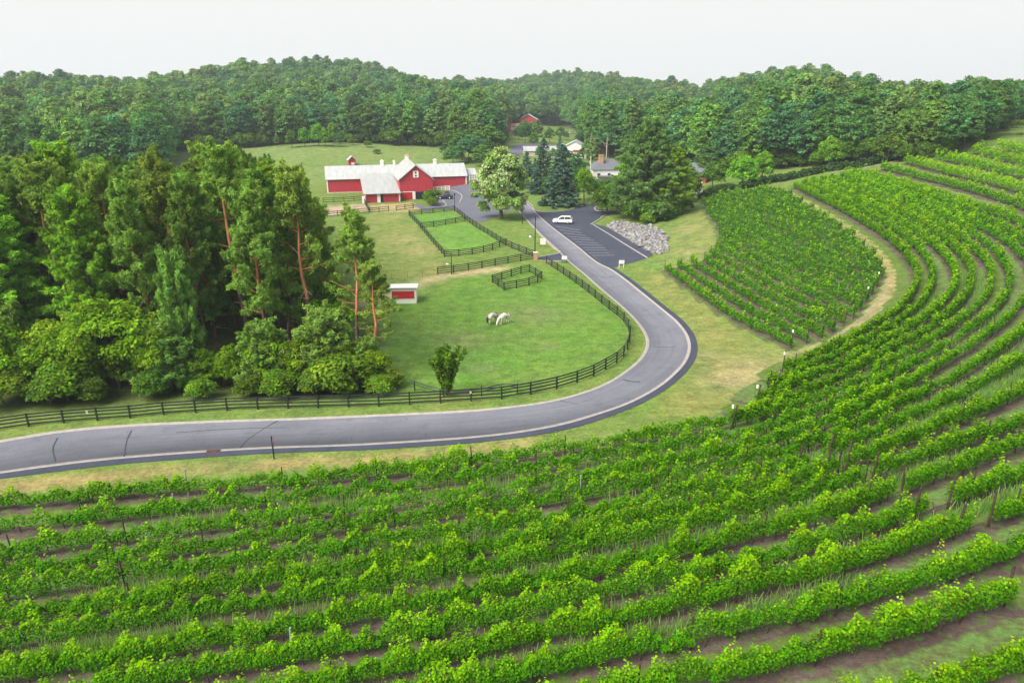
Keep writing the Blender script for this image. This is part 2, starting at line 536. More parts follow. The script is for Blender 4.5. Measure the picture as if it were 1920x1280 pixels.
def white_pine(seed, h=20.0, r=3.6, c0=.22, base=(.205, .37, .058), size=.125, nb=60, droop=.1):
    """layered horizontal boughs, soft tips turned up"""
    rng = np.random.default_rng(seed)
    wood = MB()
    z = np.linspace(0, h * .98, 7)
    P = np.c_[rng.normal(0, .06, (7, 2)), z]; P[0, :2] = 0
    wood.tube(P, np.interp(z, [0, h], [.3, .03]), 8, 0, cap=False)
    parts = []
    for i in range(nb):
        f = c0 + (1 - c0) * ((i + rng.uniform(0, 1)) / nb)
        g = (f - c0) / (1 - c0)
        Lb = r * (1 - g ** 1.5) ** .8 * rng.uniform(.6, 1.2) + .35
        a = i * 2.4 + rng.uniform(-.4, .4)
        o = np.array([0, 0, f * h])
        e = o + np.array([math.cos(a) * Lb, math.sin(a) * Lb, Lb * rng.uniform(-.05, .22)])
        limb(wood, bent(o, e, -droop * Lb), .05, .012, 4, 0)
        m = max(2, int(Lb * 1.5))
        for j in range(m):
            t = .35 + .7 * (j + rng.uniform(0, 1)) / m
            c = o * (1 - t) + e * t; c[2] -= droop * Lb * 4 * t * (1 - t) * .6
            c += rng.normal(0, .14 + .12 * t * Lb * .5, 3) * np.array([1, 1, .3])
            for q_ in range(2):
                s = rng.uniform(.38, .75); c2 = c + rng.normal(0, .35, 3) * np.array([1, 1, .7]) + np.array([0, 0, .12 * t * Lb])
                dv = (e - o) / np.linalg.norm(e - o) + rng.normal(0, .3, 3) + np.array([0, 0, .4]); dv /= np.linalg.norm(dv)
                parts.append(spray(rng, c2, dv, 1.15 * s + .3, .22 * s + .04, int(150 * s) + 20, size, base, 4.2))
    parts.append(pad(rng, np.array([0, 0, h * .985]), (.3, .3, .7), 26, size * .8, base, 2.2, .3))
    return wood, join(parts)

def spruce(seed, h=14.0, r=3.4, base=(.05, .10, .085), size=.34, nb=110, z0=.5):
    """dense cone of drooping boughs right down to the ground"""
    rng = np.random.default_rng(seed)
    wood = MB()
    wood.tube([(0, 0, 0), (0, 0, h * .5), (0, 0, h * .97)], [.24, .13, .02], 8, 0, cap=False)
    parts = []
    for i in range(nb):
        f = (i + rng.uniform(0, 1)) / nb
        zz = z0 + (h - z0) * f
        Lb = (r * (1 - f) ** .85) * rng.uniform(.72, 1.15) + .15
        a = i * 2.4 + rng.uniform(-.4, .4)
        o = np.array([0, 0, zz]); e = o + np.array([math.cos(a) * Lb, math.sin(a) * Lb, -Lb * .22])
        if i % 2 == 0: limb(wood, bent(o, e, .05 * Lb, 3), .03, .008, 3, 0)
        m = max(1, int(Lb * 1.7))
        for j in range(m):
            t = .3 + .72 * (j + rng.uniform(0, 1)) / m
            c = o * (1 - t) + e * t + rng.normal(0, .1 + .1 * t * Lb * .4, 3)
            s = rng.uniform(.3, .55) * (.65 + .35 * (1 - f))
            parts.append(pad(rng, c, (s, s, s * .6), int(70 * s * s) + 8, size, base, 2.0, .7))
    return wood, join(parts)

def broad_tree(seed, h=12.0, r=4.0, z0=.18, nc=60, nl=70, size=.34, base=(.09, .17, .03), lump=.34, top=1.0, tr=.2):
    rng = np.random.default_rng(seed)
    wood = MB()
    P = np.array([(0, 0, 0), (rng.normal(0, .1), rng.normal(0, .1), h * .3), (rng.normal(0, .25), rng.normal(0, .25), h * .8)])
    wood.tube(P, [tr, tr * .75, tr * .15], 8, 0, cap=False)
    for i in range(9):
        f = rng.uniform(.22, .6)
        o = np.array([np.interp(f * h, P[:, 2], P[:, 0]), np.interp(f * h, P[:, 2], P[:, 1]), f * h])
        a = i * 2.4; L = r * rng.uniform(.5, .8)
        e = o + np.array([math.cos(a) * L, math.sin(a) * L, L * rng.uniform(.5, 1.0)])
        limb(wood, bent(o, e, -.1 * L), tr * .4, tr * .1, 4, 0)
    return wood, broad_crown(rng, h, r, z0 * h, nc, nl, size, base, lump, top)

# ------------------------------------------------------------------ vine rows, traced as lines on the hillside
XS = [0, 300, 700, 1180, 1500, 1660]
LOW = {0: [None] * 4 + [672, 596], 1: [None] * 4 + [690, 614], 2: [None] * 4 + [711, 633], 3: [None] * 4 + [733, 654],
       4: [933, 905, 880, 811, 757, 676], 5: [974, 945, 905, 841, 782, 703], 6: [1025, 985, 935, 875, 808, 731],
       7: [1062, 1024, 965, 905, 834, 761], 8: [1102, 1059, 1005, 939, 862, 793], 9: [1146, 1107, 1050, 969, 893, 828],
       10: [1194, 1142, 1085, 1000, 925, 867], 11: [1253, 1203, 1140, 1045, 975, 912], 12: [1312, 1257, 1190, 1089, 1028, 965],
       13: [1390, 1330, 1250, 1137, 1080, 1024], 14: [1480, 1410, 1320, 1195, 1155, 1100], 15: [None, None, 1400, 1262, 1250, 1190]}
LSTART = {0: (1469, 678), 1: (1440, 716), 2: (1418, 742), 3: (1372, 781)}
HPIN = {0: [(1681, 581), (1716, 548), (1724, 497), (1700, 470), (1668, 440), (1576, 386), (1490, 344)],
        1: [(1714, 581), (1747, 545), (1754, 497), (1733, 470), (1702, 440), (1608, 386), (1506, 339)],
        2: [(1756, 581), (1789, 545), (1797, 497), (1770, 470), (1736, 440), (1640, 386), (1523, 335)],
        3: [(1786, 581), (1820, 545), (1828, 497), (1803, 470), (1770, 440), (1672, 386), (1541, 332)],
        4: [(1823, 581), (1857, 545), (1865, 497), (1838, 470), (1803, 440), (1703, 386), (1560, 329)],
        5: [(1864, 581), (1893, 545), (1899, 497), (1873, 470), (1837, 440), (1735, 386), (1578, 326)],
        6: [(1909, 577), (1936, 545), (1940, 505), (1920, 467), (1880, 440), (1767, 386), (1590, 324)],
        7: [(1920, 617), (1978, 565), (1985, 515), (1955, 467), (1915, 441), (1799, 386), (1600, 322)],
        8: [(1920, 668), (2030, 585), (2035, 520), (2000, 460), (1920, 412), (1830, 384), (1613, 320)],
        9: [(1920, 724), (2080, 610), (2085, 520), (2010, 430), (1920, 382), (1800, 345), (1654, 310)],
        10: [(1920, 783), (2010, 745)], 11: [(1920, 820), (2010, 785)], 12: [(1920, 874), (2010, 838)],
        13: [(1920, 935), (2010, 895)], 14: [(1920, 1012), (2010, 975)], 15: [(1780, 1137), (1893, 1098)]}
UPPER = [[(1700, 298), (1800, 324), (1920, 354), (2010, 388)], [(1756, 291), (1830, 305), (1920, 326), (2010, 352)],
         [(1826, 279), (1920, 302), (2010, 328)], [(1872, 271), (1920, 281), (2010, 305)]]
def relax(P, w=14):
    Q = P.copy()
    for _ in range(2):
        n_ = len(Q); c_ = np.cumsum(np.vstack([np.zeros((1, 2)), Q]), axis=0)
        i_ = np.arange(n_); h_ = np.minimum(np.minimum(i_, n_ - 1 - i_), w)
        Q = (c_[i_ + h_ + 1] - c_[i_ - h_]) / (2 * h_ + 1)[:, None]
    return Q
ROWS = []                                                     # (row number, plan line)
for k in range(16):
    px = [(x, y) for x, y in zip(XS, LOW[k]) if y is not None]
    if px[0][0] == 0:
        px = [(-70, px[0][1] + (px[0][1] - px[1][1]) * .23)] + px
    if k in LSTART: px = [LSTART[k]] + px
    px += HPIN[k]
    ROWS.append((k, relax(spline(ats(px, 1.15), .5))))
ROWS.append((16, spline(ats([(1330, 1400), (1500, 1345), (1784, 1268), (1920, 1221), (2010, 1190)], 1.15), .5)))
for i, u in enumerate(UPPER):
    ROWS.append((10 + i, spline(ats(u, 1.15), .5)))
BLK = ats([(1242, 508), (1267, 503), (1315, 494), (1337, 474), (1350, 450), (1341, 424), (1330, 412), (1313, 378), (1375, 366), (1440, 357),
           (1472, 364), (1520, 394), (1562, 420), (1605, 452), (1648, 498), (1656, 520), (1640, 548), (1593, 606), (1540, 638), (1478, 655)])
bu = ats([(1478, 655)])[0] - ats([(1242, 508)])[0]
bu /= np.linalg.norm(bu)
bn = np.array([bu[1], -bu[0]])
if (BLK.mean(0) - ats([(1478, 655)])[0]) @ bn < 0: bn = -bn
b_o = ats([(1478, 655)])[0] + bn * .4
BSP = 2.35
BROWS = []
i = 0
while i < 60:
    o = b_o + bn * BSP * i
    tt = np.arange(-150, 60, .25)
    q = o + tt[:, None] * bu
    ins = inpoly(q[:, 0], q[:, 1], BLK)
    if ins.any():
        a, b = np.nonzero(ins)[0][[0, -1]]
        if (b - a) * .25 > 5: BROWS.append((i, resample(q[[a, b]], .5)))
    i += 1

# ------------------------------------------------------------------ ground sheet
def axis(lo, hi, fine0, fine1, fs, growth=1.13):
    a = list(np.arange(fine0, fine1 + fs / 2, fs))
    s = fs; x = fine1; r = []
    while x < hi: s = min(s * growth, 40); x += s; r.append(x)
    s = fs; x = fine0; l = []
    while x > lo: s = min(s * growth, 40); x -= s; l.append(x)
    return np.array(l[::-1] + a + r)
GX = axis(-1900, 2300, -70, 110, .8); GY = axis(-60, 2400, 16, 250, .8)
gx, gy = np.meshgrid(GX, GY)
gx, gy = gx.ravel(), gy.ravel()
gz = T(gx, gy)
n0, n1 = len(GX), len(GY)
ii = np.arange(n0 * n1).reshape(n1, n0)
GF = np.stack([ii[:-1, :-1].ravel(), ii[:-1, 1:].ravel(), ii[1:, 1:].ravel(), ii[1:, :-1].ravel()], 1)

# distance and number of the vine row beneath each ground point
rowk = np.zeros(len(gx), np.float32); vin = np.zeros(len(gx), np.float32); pale = np.zeros(len(gx), np.float32)
near = np.nonzero((gx > -55) & (gx < 150) & (gy > 12) & (gy < 240))[0]
D = []
for k, P in ROWS:
    Q = resample(P, 2.5)
    D.append(pdist(gx[near], gy[near], Q)[0])
D = np.array(D); kk = np.array([k for k, _ in ROWS])
o1 = D.argmin(0); d1 = D.min(0)
D2 = np.where(np.abs(kk[:, None] - kk[o1][None, :]) == 1, D, 1e6)
o2 = D2.argmin(0); d2 = D2.min(0)
sg = np.sign(kk[o2] - kk[o1])
fr = np.where(d2 < 1e5, d1 / np.maximum(d1 + d2, 1e-6), .2)
edge = (d2 > 8)
fr = np.where(edge, np.minimum(d1 / 3, .49), fr)
rowk[near] = kk[o1] + sg * fr
vin[near] = np.where((d1 < 1.1) | ((d1 < 3.4) & (d2 < 4.2) & (d1 + d2 < 6.5)), 1, 0)
inb = inpoly(gx[near], gy[near], BLK)
dB, _ = pdist(gx[near], gy[near], BLK, True)
inb |= (dB < .5)
rk = ((gx[near] - b_o[0]) * bn[0] + (gy[near] - b_o[1]) * bn[1]) / BSP
rowk[near] = np.where(inb, 40 + rk, rowk[near]); vin[near] = np.where(inb, 1, vin[near])

gcol = np.zeros((len(gx), 3)); gcol[:] = (.108, .185, .038)      # mown grass
dry = np.full(len(gx), .26)
def zone(poly, soft, col, dr=None):
    m = pmask(gx, gy, ats(poly), soft)[:, None]
    gcol[:] = gcol * (1 - m) + np.array(col) * m
    if dr is not None: dry[:] = dry * (1 - m[:, 0]) + dr * m[:, 0]
def blobs(pts, r, col, dr=None, amt=1.0):
    for p in pts:
        c = at(*p[:2]); R = p[2] if len(p) > 2 else r
        m = (np.exp(-(((gx - c[0]) ** 2 + (gy - c[1]) ** 2) / (R * R))) * amt)[:, None]
        gcol[:] = gcol * (1 - m) + np.array(col) * m
        if dr is not None: dry[:] = dry * (1 - m[:, 0]) + dr * m[:, 0]
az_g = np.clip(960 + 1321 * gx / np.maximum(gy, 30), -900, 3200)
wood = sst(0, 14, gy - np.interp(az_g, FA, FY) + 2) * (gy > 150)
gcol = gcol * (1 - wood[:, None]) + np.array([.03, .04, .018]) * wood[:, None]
fieldm = (sst(232, 250, gy) * sst(30, 0, gx) * (1 - wood))[:, None]
gcol = gcol * (1 - fieldm) + np.array([.13, .20, .06]) * fieldm
PADDOCK = [(640, 560), (760, 545), (860, 525), (1000, 492), (1060, 512), (1120, 545), (1165, 590), (1182, 640), (1150, 680), (1050, 715), (935, 740), (780, 735), (700, 700), (640, 640)]
zone(PADDOCK, 1.5, (.084, .195, .026), .24)
zone([(680, 405), (770, 402), (835, 478), (845, 515), (700, 530), (650, 450)], 2, (.13, .19, .045), .5)
zone([(765, 402), (840, 396), (870, 412), (788, 428)], .8, (.095, .225, .035), .15)
zone([(788, 428), (872, 415), (950, 455), (838, 480)], .8, (.105, .235, .035), .15)
zone([(1190, 500), (1245, 515), (1475, 655), (1470, 690), (1340, 790), (1200, 800), (1290, 710), (1310, 640), (1240, 555)], 2, (.155, .19, .05), .6)
zone([(1265, 425), (1310, 395), (1345, 440), (1320, 490), (1240, 505), (1240, 480)], 2, (.145, .195, .055), .5)
zone([(-50, 905), (300, 872), (700, 850), (900, 835), (1000, 822), (1000, 835), (700, 870), (300, 893), (-50, 935)], .8, (.235, .2, .085), .8)
zone([(1470, 362), (1500, 355), (1640, 440), (1715, 520), (1700, 580), (1640, 625), (1480, 690), (1460, 670), (1590, 612), (1655, 530), (1640, 495), (1560, 420)], 1.2, (.21, .225, .085), .7)
# bare wheel-worn earth on the farm track, around the shed and the gate
EARTH = (.34, .27, .19)
track = spline(ats([(1490, 676), (1540, 655), (1600, 622), (1645, 590), (1672, 550), (1682, 520)]), .5)
dT, _ = pdist(gx, gy, track)
mt = (np.maximum(np.exp(-((dT - .9) / .5) ** 2), .55 * np.exp(-(dT / 1.3) ** 2)) * .8)[:, None]
gcol = gcol * (1 - mt) + np.array(EARTH) * .9 * mt
path = spline(ats([(640, 575), (720, 558), (790, 528), (850, 515), (905, 508), (935, 503)]), .5)
dP, _ = pdist(gx, gy, path)
mp_ = (np.exp(-(dP / 2.0) ** 2) * .85)[:, None]
gcol = gcol * (1 - mp_) + np.array((.37, .31, .19)) * mp_
blobs([(1330, 665, 1.6), (1420, 690, 4), (1380, 715, 3)], 2, (.36, .29, .19), .5, .6)
blobs([(745, 405, 3), (762, 450, 4), (790, 470, 4)], 3, (.33, .27, .15), .5, .45)
blobs([(1285, 430, 3), (1300, 470, 3)], 3, (.33, .27, .15), .5, .4)
zone([(612, 385), (690, 382), (690, 395), (615, 405)], 1, (.36, .27, .22), .2)
zone([(690, 385), (775, 380), (790, 395), (700, 402)], 1, (.32, .26, .14), .5)
blobs([(905, 690, 2.0), (1030, 650, 1.5), (860, 640, 4), (1005, 590, 5)], 2, (.14, .16, .08), .3, .55)
# dark litter under the pine grove
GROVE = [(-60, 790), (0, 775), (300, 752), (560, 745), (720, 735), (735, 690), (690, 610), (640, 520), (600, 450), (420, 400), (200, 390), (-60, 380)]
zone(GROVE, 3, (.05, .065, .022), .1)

m = bpy.data.materials.new('ground_cover'); m.use_nodes = True
N, L = m.node_tree.nodes, m.node_tree.links
P_ = N['Principled BSDF']; P_.inputs['Roughness'].default_value = .95; P_.inputs['Specular IOR Level'].default_value = .1
def nd(t, **kw):
    n = N.new(t)
    for k, v in kw.items(): setattr(n, k, v)
    return n
geo = nd('ShaderNodeNewGeometry')
def noise(sc, det=4, rough=.6, vec=None):
    n = nd('ShaderNodeTexNoise'); n.inputs['Scale'].default_value = sc; n.inputs['Detail'].default_value = det; n.inputs['Roughness'].default_value = rough
    L.new(vec if vec else geo.outputs['Position'], n.inputs['Vector']); return n.outputs[0]
def mrange(v, a, b, c=0., d=1.):
    n = nd('ShaderNodeMapRange'); n.inputs[1].default_value = a; n.inputs[2].default_value = b; n.inputs[3].default_value = c; n.inputs[4].default_value = d
    L.new(v, n.inputs[0]); return n.outputs[0]
def math_(op, a, b=None):
    n = nd('ShaderNodeMath', operation=op)
    for i, q in enumerate([a, b]):
        if q is None: continue
        if isinstance(q, (int, float)): n.inputs[i].default_value = q
        else: L.new(q, n.inputs[i])
    return n.outputs[0]
def mixc(f, a, b, blend='MIX'):
    n = nd('ShaderNodeMix', data_type='RGBA', blend_type=blend)
    for i, q in ((0, f), (6, a), (7, b)):
        if isinstance(q, (int, float)): n.inputs[i].default_value = q
        elif isinstance(q, tuple): n.inputs[i].default_value = (*q, 1)
        else: L.new(q, n.inputs[i])
    return n.outputs[2]
def attr(nm):
    n = nd('ShaderNodeAttribute'); n.attribute_name = nm; return n
gc = attr('Col').outputs['Color']
dr = attr('dry').outputs['Fac']; vk = attr('rowk').outputs['Fac']; vm = attr('vin').outputs['Fac']
big = mrange(noise(.11, 5), .36, .68)
mid = noise(.6, 6, .7); fine = noise(3.2, 5, .75)
c = mixc(math_('MULTIPLY', big, dr), gc, (.25, .225, .085))
c = mixc(math_('MULTIPLY', mrange(noise(.045, 3), .5, .66), .35), c, (.10, .19, .045))
c = mixc(math_('MULTIPLY', mrange(noise(.25, 6, .7), .5, .68), .6), c, (.065, .135, .035))
c = mixc(1.0, c, mrange(mid, .3, .7, .66, 1.34), 'MULTIPLY')
c = mixc(1.0, c, mrange(fine, .25, .75, .48, 1.52), 'MULTIPLY')
# vineyard floor: bare strip under each row, alleys alternately mown and weedy
f = math_('FRACT', math_('ADD', vk, 64.0))
wob = math_('MULTIPLY', math_('SUBTRACT', noise(.9, 4), .5), .22)
e = math_('SUBTRACT', .5, math_('ABSOLUTE', math_('SUBTRACT', f, .5)))
e = math_('ADD', e, wob)
soilm = mrange(e, .15, .26, 1, 0)
par = math_('FLOOR', math_('MULTIPLY', math_('FRACT', math_('MULTIPLY', math_('FLOOR', math_('ADD', vk, 64.0)), .5)), 2.01))
soil = mixc(mrange(noise(.35, 4), .35, .65), (.068, .05, .047), (.125, .097, .09))
soil = mixc(mrange(noise(7, 4, .8), .5, .75), soil, (.045, .034, .03))
soil = mixc(mrange(noise(1.4, 5, .7), .52, .6), soil, (.065, .125, .026))
al1 = mixc(mrange(noise(.7, 5), .4, .6), (.075, .135, .024), (.105, .155, .04))
al2 = mixc(mrange(noise(.8, 6, .7), .38, .6), (.095, .105, .045), (.10, .19, .05))
alley = mixc(par, al1, al2)
vfl = mixc(soilm, alley, soil)
vfl = mixc(1.0, vfl, mrange(fine, .25, .75, .6, 1.4), 'MULTIPLY')
vmask = mrange(vm, .35, .65)
c = mixc(vmask, c, vfl)
L.new(c, P_.inputs['Base Color'])
bp = nd('ShaderNodeBump'); bp.inputs['Strength'].default_value = .55; bp.inputs['Distance'].default_value = .25
L.new(math_('ADD', math_('MULTIPLY', fine, .5), mid), bp.inputs['Height']); L.new(bp.outputs[0], P_.inputs['Normal'])
M['ground'] = m
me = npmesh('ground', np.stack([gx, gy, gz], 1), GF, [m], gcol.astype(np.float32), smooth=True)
for nm, arr in (('dry', dry), ('rowk', rowk), ('vin', vin)):
    a = me.attributes.new(nm, 'FLOAT', 'POINT'); a.data.foreach_set('value', np.asarray(arr, np.float32))
tag(link('ground', me), 'grass and earth of the valley floor, vineyard slope and wooded hills', 'ground', kind='structure')

# ------------------------------------------------------------------ road, car park, yards
def asphalt(name, c1, c2, streak=.5):
    m = bpy.data.materials.new(name); m.use_nodes = True
    global N, L, geo
    N, L = m.node_tree.nodes, m.node_tree.links
    b = N['Principled BSDF']; b.inputs['Roughness'].default_value = .9; b.inputs['Specular IOR Level'].default_value = .15
    geo = nd('ShaderNodeNewGeometry')
    uv = nd('ShaderNodeAttribute'); uv.attribute_name = 'lane'
    mp = nd('ShaderNodeMapping'); mp.inputs['Scale'].default_value = (.06, 1.6, 1)
    L.new(uv.outputs['Vector'], mp.inputs['Vector'])
    lane = noise(1.0, 5, .6, mp.outputs[0])
    c = mixc(mrange(noise(.22, 6, .65), .3, .7), c1, c2)
    c = mixc(math_('MULTIPLY', mrange(lane, .35, .65), streak), c, tuple(q * .78 for q in c1))
    c = mixc(math_('MULTIPLY', mrange(noise(.55, 6, .7), .54, .66), .45), c, tuple(q * .72 for q in c1))
    c = mixc(1.0, c, mrange(noise(9, 3, .8), .3, .7, .8, 1.2), 'MULTIPLY')
    L.new(c, b.inputs['Base Color'])
    return m
M['asphalt'] = asphalt('worn_grey_asphalt', (.13, .139, .18), (.172, .181, .222))
M['tar'] = asphalt('fresh_dark_asphalt', (.042, .05, .08), (.058, .066, .098), .2)
M['yard'] = asphalt('yard_asphalt', (.10, .11, .15), (.135, .145, .19), .3)
M['kerb'] = mat('concrete_gutter', (.30, .285, .28), .9, .15, .15, 2)
M['line'] = mat('worn_white_line', (.32, .34, .38), .8, .2, .25, 6)

def strip(name, A, B, mats, fr, mi, dz, label, parent=None):
    """a road sheet between two edge lines A and B; columns at fractions fr, material index per column"""
    n = max(len(A), len(B)); A = resample(A, n=n); B = resample(B, n=n)
    P = np.stack([A + (B - A) * f for f in fr], 1)
    z = T(P[..., 0], P[..., 1]) + np.asarray(dz)[None, :]
    V = np.concatenate([P, z[..., None]], 2).reshape(-1, 3)
    m_ = len(fr); idx = np.arange(n * m_).reshape(n, m_)
    F, MI = [], []
    for j in range(m_ - 1):
        q = np.stack([idx[:-1, j], idx[:-1, j + 1], idx[1:, j + 1], idx[1:, j]], 1); F.append(q); MI.append(np.full(len(q), mi[j]))
    me = npmesh(name, V, np.concatenate(F), mats, midx=np.concatenate(MI), smooth=True)
    s = np.concatenate([[0], np.cumsum(np.linalg.norm(np.diff((A + B) / 2, axis=0), axis=1))])
    w = np.linalg.norm(B - A, axis=1)
    lane = np.stack([np.repeat(s, m_), (w[:, None] * np.asarray(fr)[None, :]).ravel(), np.zeros(n * m_)], 1)
    a = me.attributes.new('lane', 'FLOAT_VECTOR', 'POINT'); a.data.foreach_set('vector', lane.astype(np.float32).ravel())
    o = link(name, me, parent)
    return tag(o, label, 'road', kind='structure')

def drape(name, poly_px, mtl, dz, label, step=2.0, smooth_edges=True, plan=False):
    """a sheet of ground cover or paving over a polygon, laid on the terrain"""
    P = np.asarray(poly_px, float) if plan else ats(poly_px)
    Q = np.vstack([P, P[:1]])
    E = resample(Q, .8)[:-1]
    lo, hi = E.min(0), E.max(0)
    gx_, gy_ = np.meshgrid(np.arange(lo[0], hi[0], step), np.arange(lo[1], hi[1], step))
    g = np.stack([gx_.ravel(), gy_.ravel()], 1)
    d, _ = pdist(g[:, 0], g[:, 1], E, True)
    g = g[inpoly(g[:, 0], g[:, 1], E) & (d > step * .4)]
    A = np.vstack([E, g])
    vs, es, fs, *_ = delaunay_2d_cdt([Vector(p) for p in A], [(i, (i + 1) % len(E)) for i in range(len(E))], [], 1, 1e-4)
    X = np.array([(v.x, v.y) for v in vs])
    V = np.c_[X, T(X[:, 0], X[:, 1]) + dz]
    F = np.array([f for f in fs if len(f) == 3], np.int32)
    me = npmesh(name, V, F, [mtl], smooth=True)
    a = me.attributes.new('lane', 'FLOAT_VECTOR', 'POINT'); a.data.foreach_set('vector', V.astype(np.float32).ravel())
    return tag(link(name, me), label, 'paving', kind='structure')

IN_E = spline(ats([(-90, 842), (0, 826), (110, 808), (230, 797), (400, 789), (560, 784), (700, 778), (830, 772), (920, 766), (1019, 754), (1085, 738),
                   (1137, 718), (1173, 695), (1199, 672), (1211, 646), (1206, 625), (1189, 601), (1163, 575), (1126, 544), (1095, 516), (1062, 488),
                   (1040, 465), (1017, 444), (995, 421), (972, 396), (955, 380), (938, 366)]), .6)
OUT_E = spline(ats([(-90, 911), (0, 898), (182, 875), (328, 862), (510, 850), (700, 843), (900, 829), (1000, 817), (1080, 801), (1150, 778), (1210, 753),
                    (1260, 722), (1295, 688), (1308, 655), (1302, 628), (1282, 602), (1250, 576), (1215, 548), (1183, 523), (1153, 503), (1129, 492),
                    (1090, 462), (1060, 440), (1031, 418), (1008, 397), (984, 371), (968, 357)]), .6)
strip('road', IN_E, OUT_E, [M['kerb'], M['asphalt'], M['tar']], [0, .07, .073, .815, .815, .875, .88, 1.0], [0, 1, 1, 0, 0, 2, 2],
      [.07, .07, .05, .05, .062, .062, .05, .04], 'grey asphalt lane with pale gutters curving round the vineyard')
# tar-sealed cracks and joints
mb = MB()
for c_ in [[(247, 808), (240, 822), (236, 838), (233, 857)], [(520, 790), (490, 808), (462, 828), (450, 841)], [(838, 792), (849, 797), (851, 803)],
           [(902, 781), (912, 792), (923, 801)], [(945, 780), (953, 788), (961, 796)], [(995, 769), (1012, 776), (1030, 785)], [(1050, 752), (1075, 757), (1102, 764)], [(1168, 712), (1185, 716), (1200, 716)], [(1225, 650), (1245, 652), (1268, 650)], [(1195, 590), (1215, 592), (1240, 588)], [(640, 800), (655, 812), (660, 826)], [(108, 822), (100, 840), (104, 866)], [(1128, 520), (1140, 521), (1152, 518)], [(760, 785), (790, 800), (800, 820)], [(330, 812), (420, 806), (520, 803), (600, 803)]]:
    mb.ribbon(spline(ats(c_), .4), .11 if c_[0][0] < 600 else .06, .04, .082)
tag(mb.build('road_seams', M['tar']), 'dark sealed cracks across the grey road', 'road crack', kind='structure')
drape('parking_lot', [(1029, 418), (1008, 398), (1040, 398), (1070, 394), (1095, 386), (1112, 379), (1120, 365), (1142, 372), (1118, 391), (1140, 394), (1164, 397), (1165, 401), (1143, 403),
                      (1128, 407), (1126, 411), (1112, 420), (1140, 426), (1165, 440), (1197, 460), (1226, 478), (1212, 485), (1178, 494), (1150, 502), (1129, 492), (1090, 462), (1060, 440)],
      M['tar'], .03, 'dark asphalt car park with thin painted bays')
drape('barn_yard', [(800, 392), (812, 380), (840, 352), (868, 346), (900, 344), (930, 352), (962, 360), (982, 372), (972, 396), (960, 392), (936, 404), (905, 416), (893, 418), (868, 402), (852, 392)],
      M['yard'], .035, 'grey asphalt yard between the barn and the white-flowering tree')
drape('driveway', [(1003, 482), (1020, 480), (1051, 474), (1066, 491), (1022, 489)], M['tar'], .035, 'dark asphalt stub beside the brick pillar')
drape('north_road', [(938, 366), (968, 357), (1000, 350), (985, 330), (972, 305), (975, 290), (1000, 283), (1040, 284), (1042, 272), (1000, 268), (965, 272), (952, 290), (955, 320), (930, 350)], M['yard'], .03,
      'grey lane running on between spruces to the white farm buildings')
drape('barn_walk', [(772, 384), (786, 382), (808, 393), (802, 398)], M['yard'], .04, 'grey paved walk up to the dark barn door')
mb = MB()
mb.ribbon(spline(ats([(1110, 420), (1140, 438), (1175, 460), (1214, 484)]), .8), .32, -.05, .055)
tag(mb.build('kerb_line', M['kerb']), 'pale gutter line crossing the car park beside the rocks', 'kerb', kind='structure')
mb = MB()
for c_ in ([(1108, 421), (1118, 415), (1126, 410), (1130, 406), (1145, 402), (1166, 399)], [(983, 372), (996, 385), (1008, 396), (1030, 397.5), (1055, 396), (1085, 388), (1110, 380)],
           [(1166, 395), (1140, 396), (1122, 396), (1115, 391), (1122, 386)], [(972, 396), (995, 421), (1017, 445), (1040, 467), (1050, 474), (1030, 479), (1010, 482)],
           [(1022, 489), (1044, 490), (1062, 489)], [(862, 380), (865, 366), (850, 358), (830, 356)], [(800, 392), (822, 391), (836, 386), (830, 376)], [(870, 347), (890, 343), (905, 343)]):
    mb.ribbon(spline(ats(c_), .6), .3, -.05, .14)
tag(mb.build('kerb', M['kerb']), 'pale concrete kerbs edging the lawns and the island', 'kerb', kind='structure')
mb = MB()
LFT = [(1042, 424.5), (1049, 431), (1055, 437), (1061, 443), (1067, 448), (1073, 453), (1079, 458), (1086, 464), (1092, 469), (1100, 474), (1109, 479)]
RGT = [(1087, 432), (1092, 437), (1099, 442), (1106, 447), (1114, 451), (1122, 456), (1129, 460.5), (1135, 465), (1138, 469), (1142, 474), (1152, 478.5)]
for a_, b_ in zip(LFT, RGT):
    mb.ribbon(resample(ats([a_, b_]), 1.5), .13, .02, .038)
tag(mb.build('parking_line', M['line']), 'thin faded white lines marking the parking bays', 'road marking', kind='structure')

# ------------------------------------------------------------------ vine rows
stake_me = MB().tube([(0, 0, -.1), (0, 0, 1.95)], .045, 6).mesh('stake', M['post'])
end_me = MB().tube([(0, 0, -.1), (0, 0, 2.3)], .065, 8).mesh('end_post', M['post'])
steel_me = MB().tube([(0, 0, -.1), (0, 0, 2.15)], .05, 6).mesh('steel_post', M['galv'])
trunk_me = MB().tube([(0, 0, -.05), (.05, .03, .45), (.12, -.04, .8), (.3, 0, .95)], [.045, .036, .03, .018], 5).mesh('vine_trunk', M['bark'])
tag_me = MB().box((0, 0, 2.05), (.13, .13, .3)).mesh('tag', M['white'])
ORD = ['first', 'second', 'third', 'fourth', 'fifth', 'sixth', 'seventh', 'eighth', 'ninth', 'tenth', 'eleventh', 'twelfth', 'thirteenth', 'fourteenth', 'fifteenth',
       'sixteenth', 'seventeenth', 'eighteenth', 'nineteenth', 'twentieth', 'twenty-first', 'twenty-second', 'twenty-third', 'twenty-fourth', 'twenty-fifth', 'twenty-sixth',
       'twenty-seventh', 'twenty-eighth', 'twenty-ninth', 'thirtieth', 'thirty-first', 'thirty-second', 'thirty-third', 'thirty-fourth', 'thirty-fifth', 'thirty-sixth']
GAP = np.array([at(1510, 866), at(1870, 1026)])

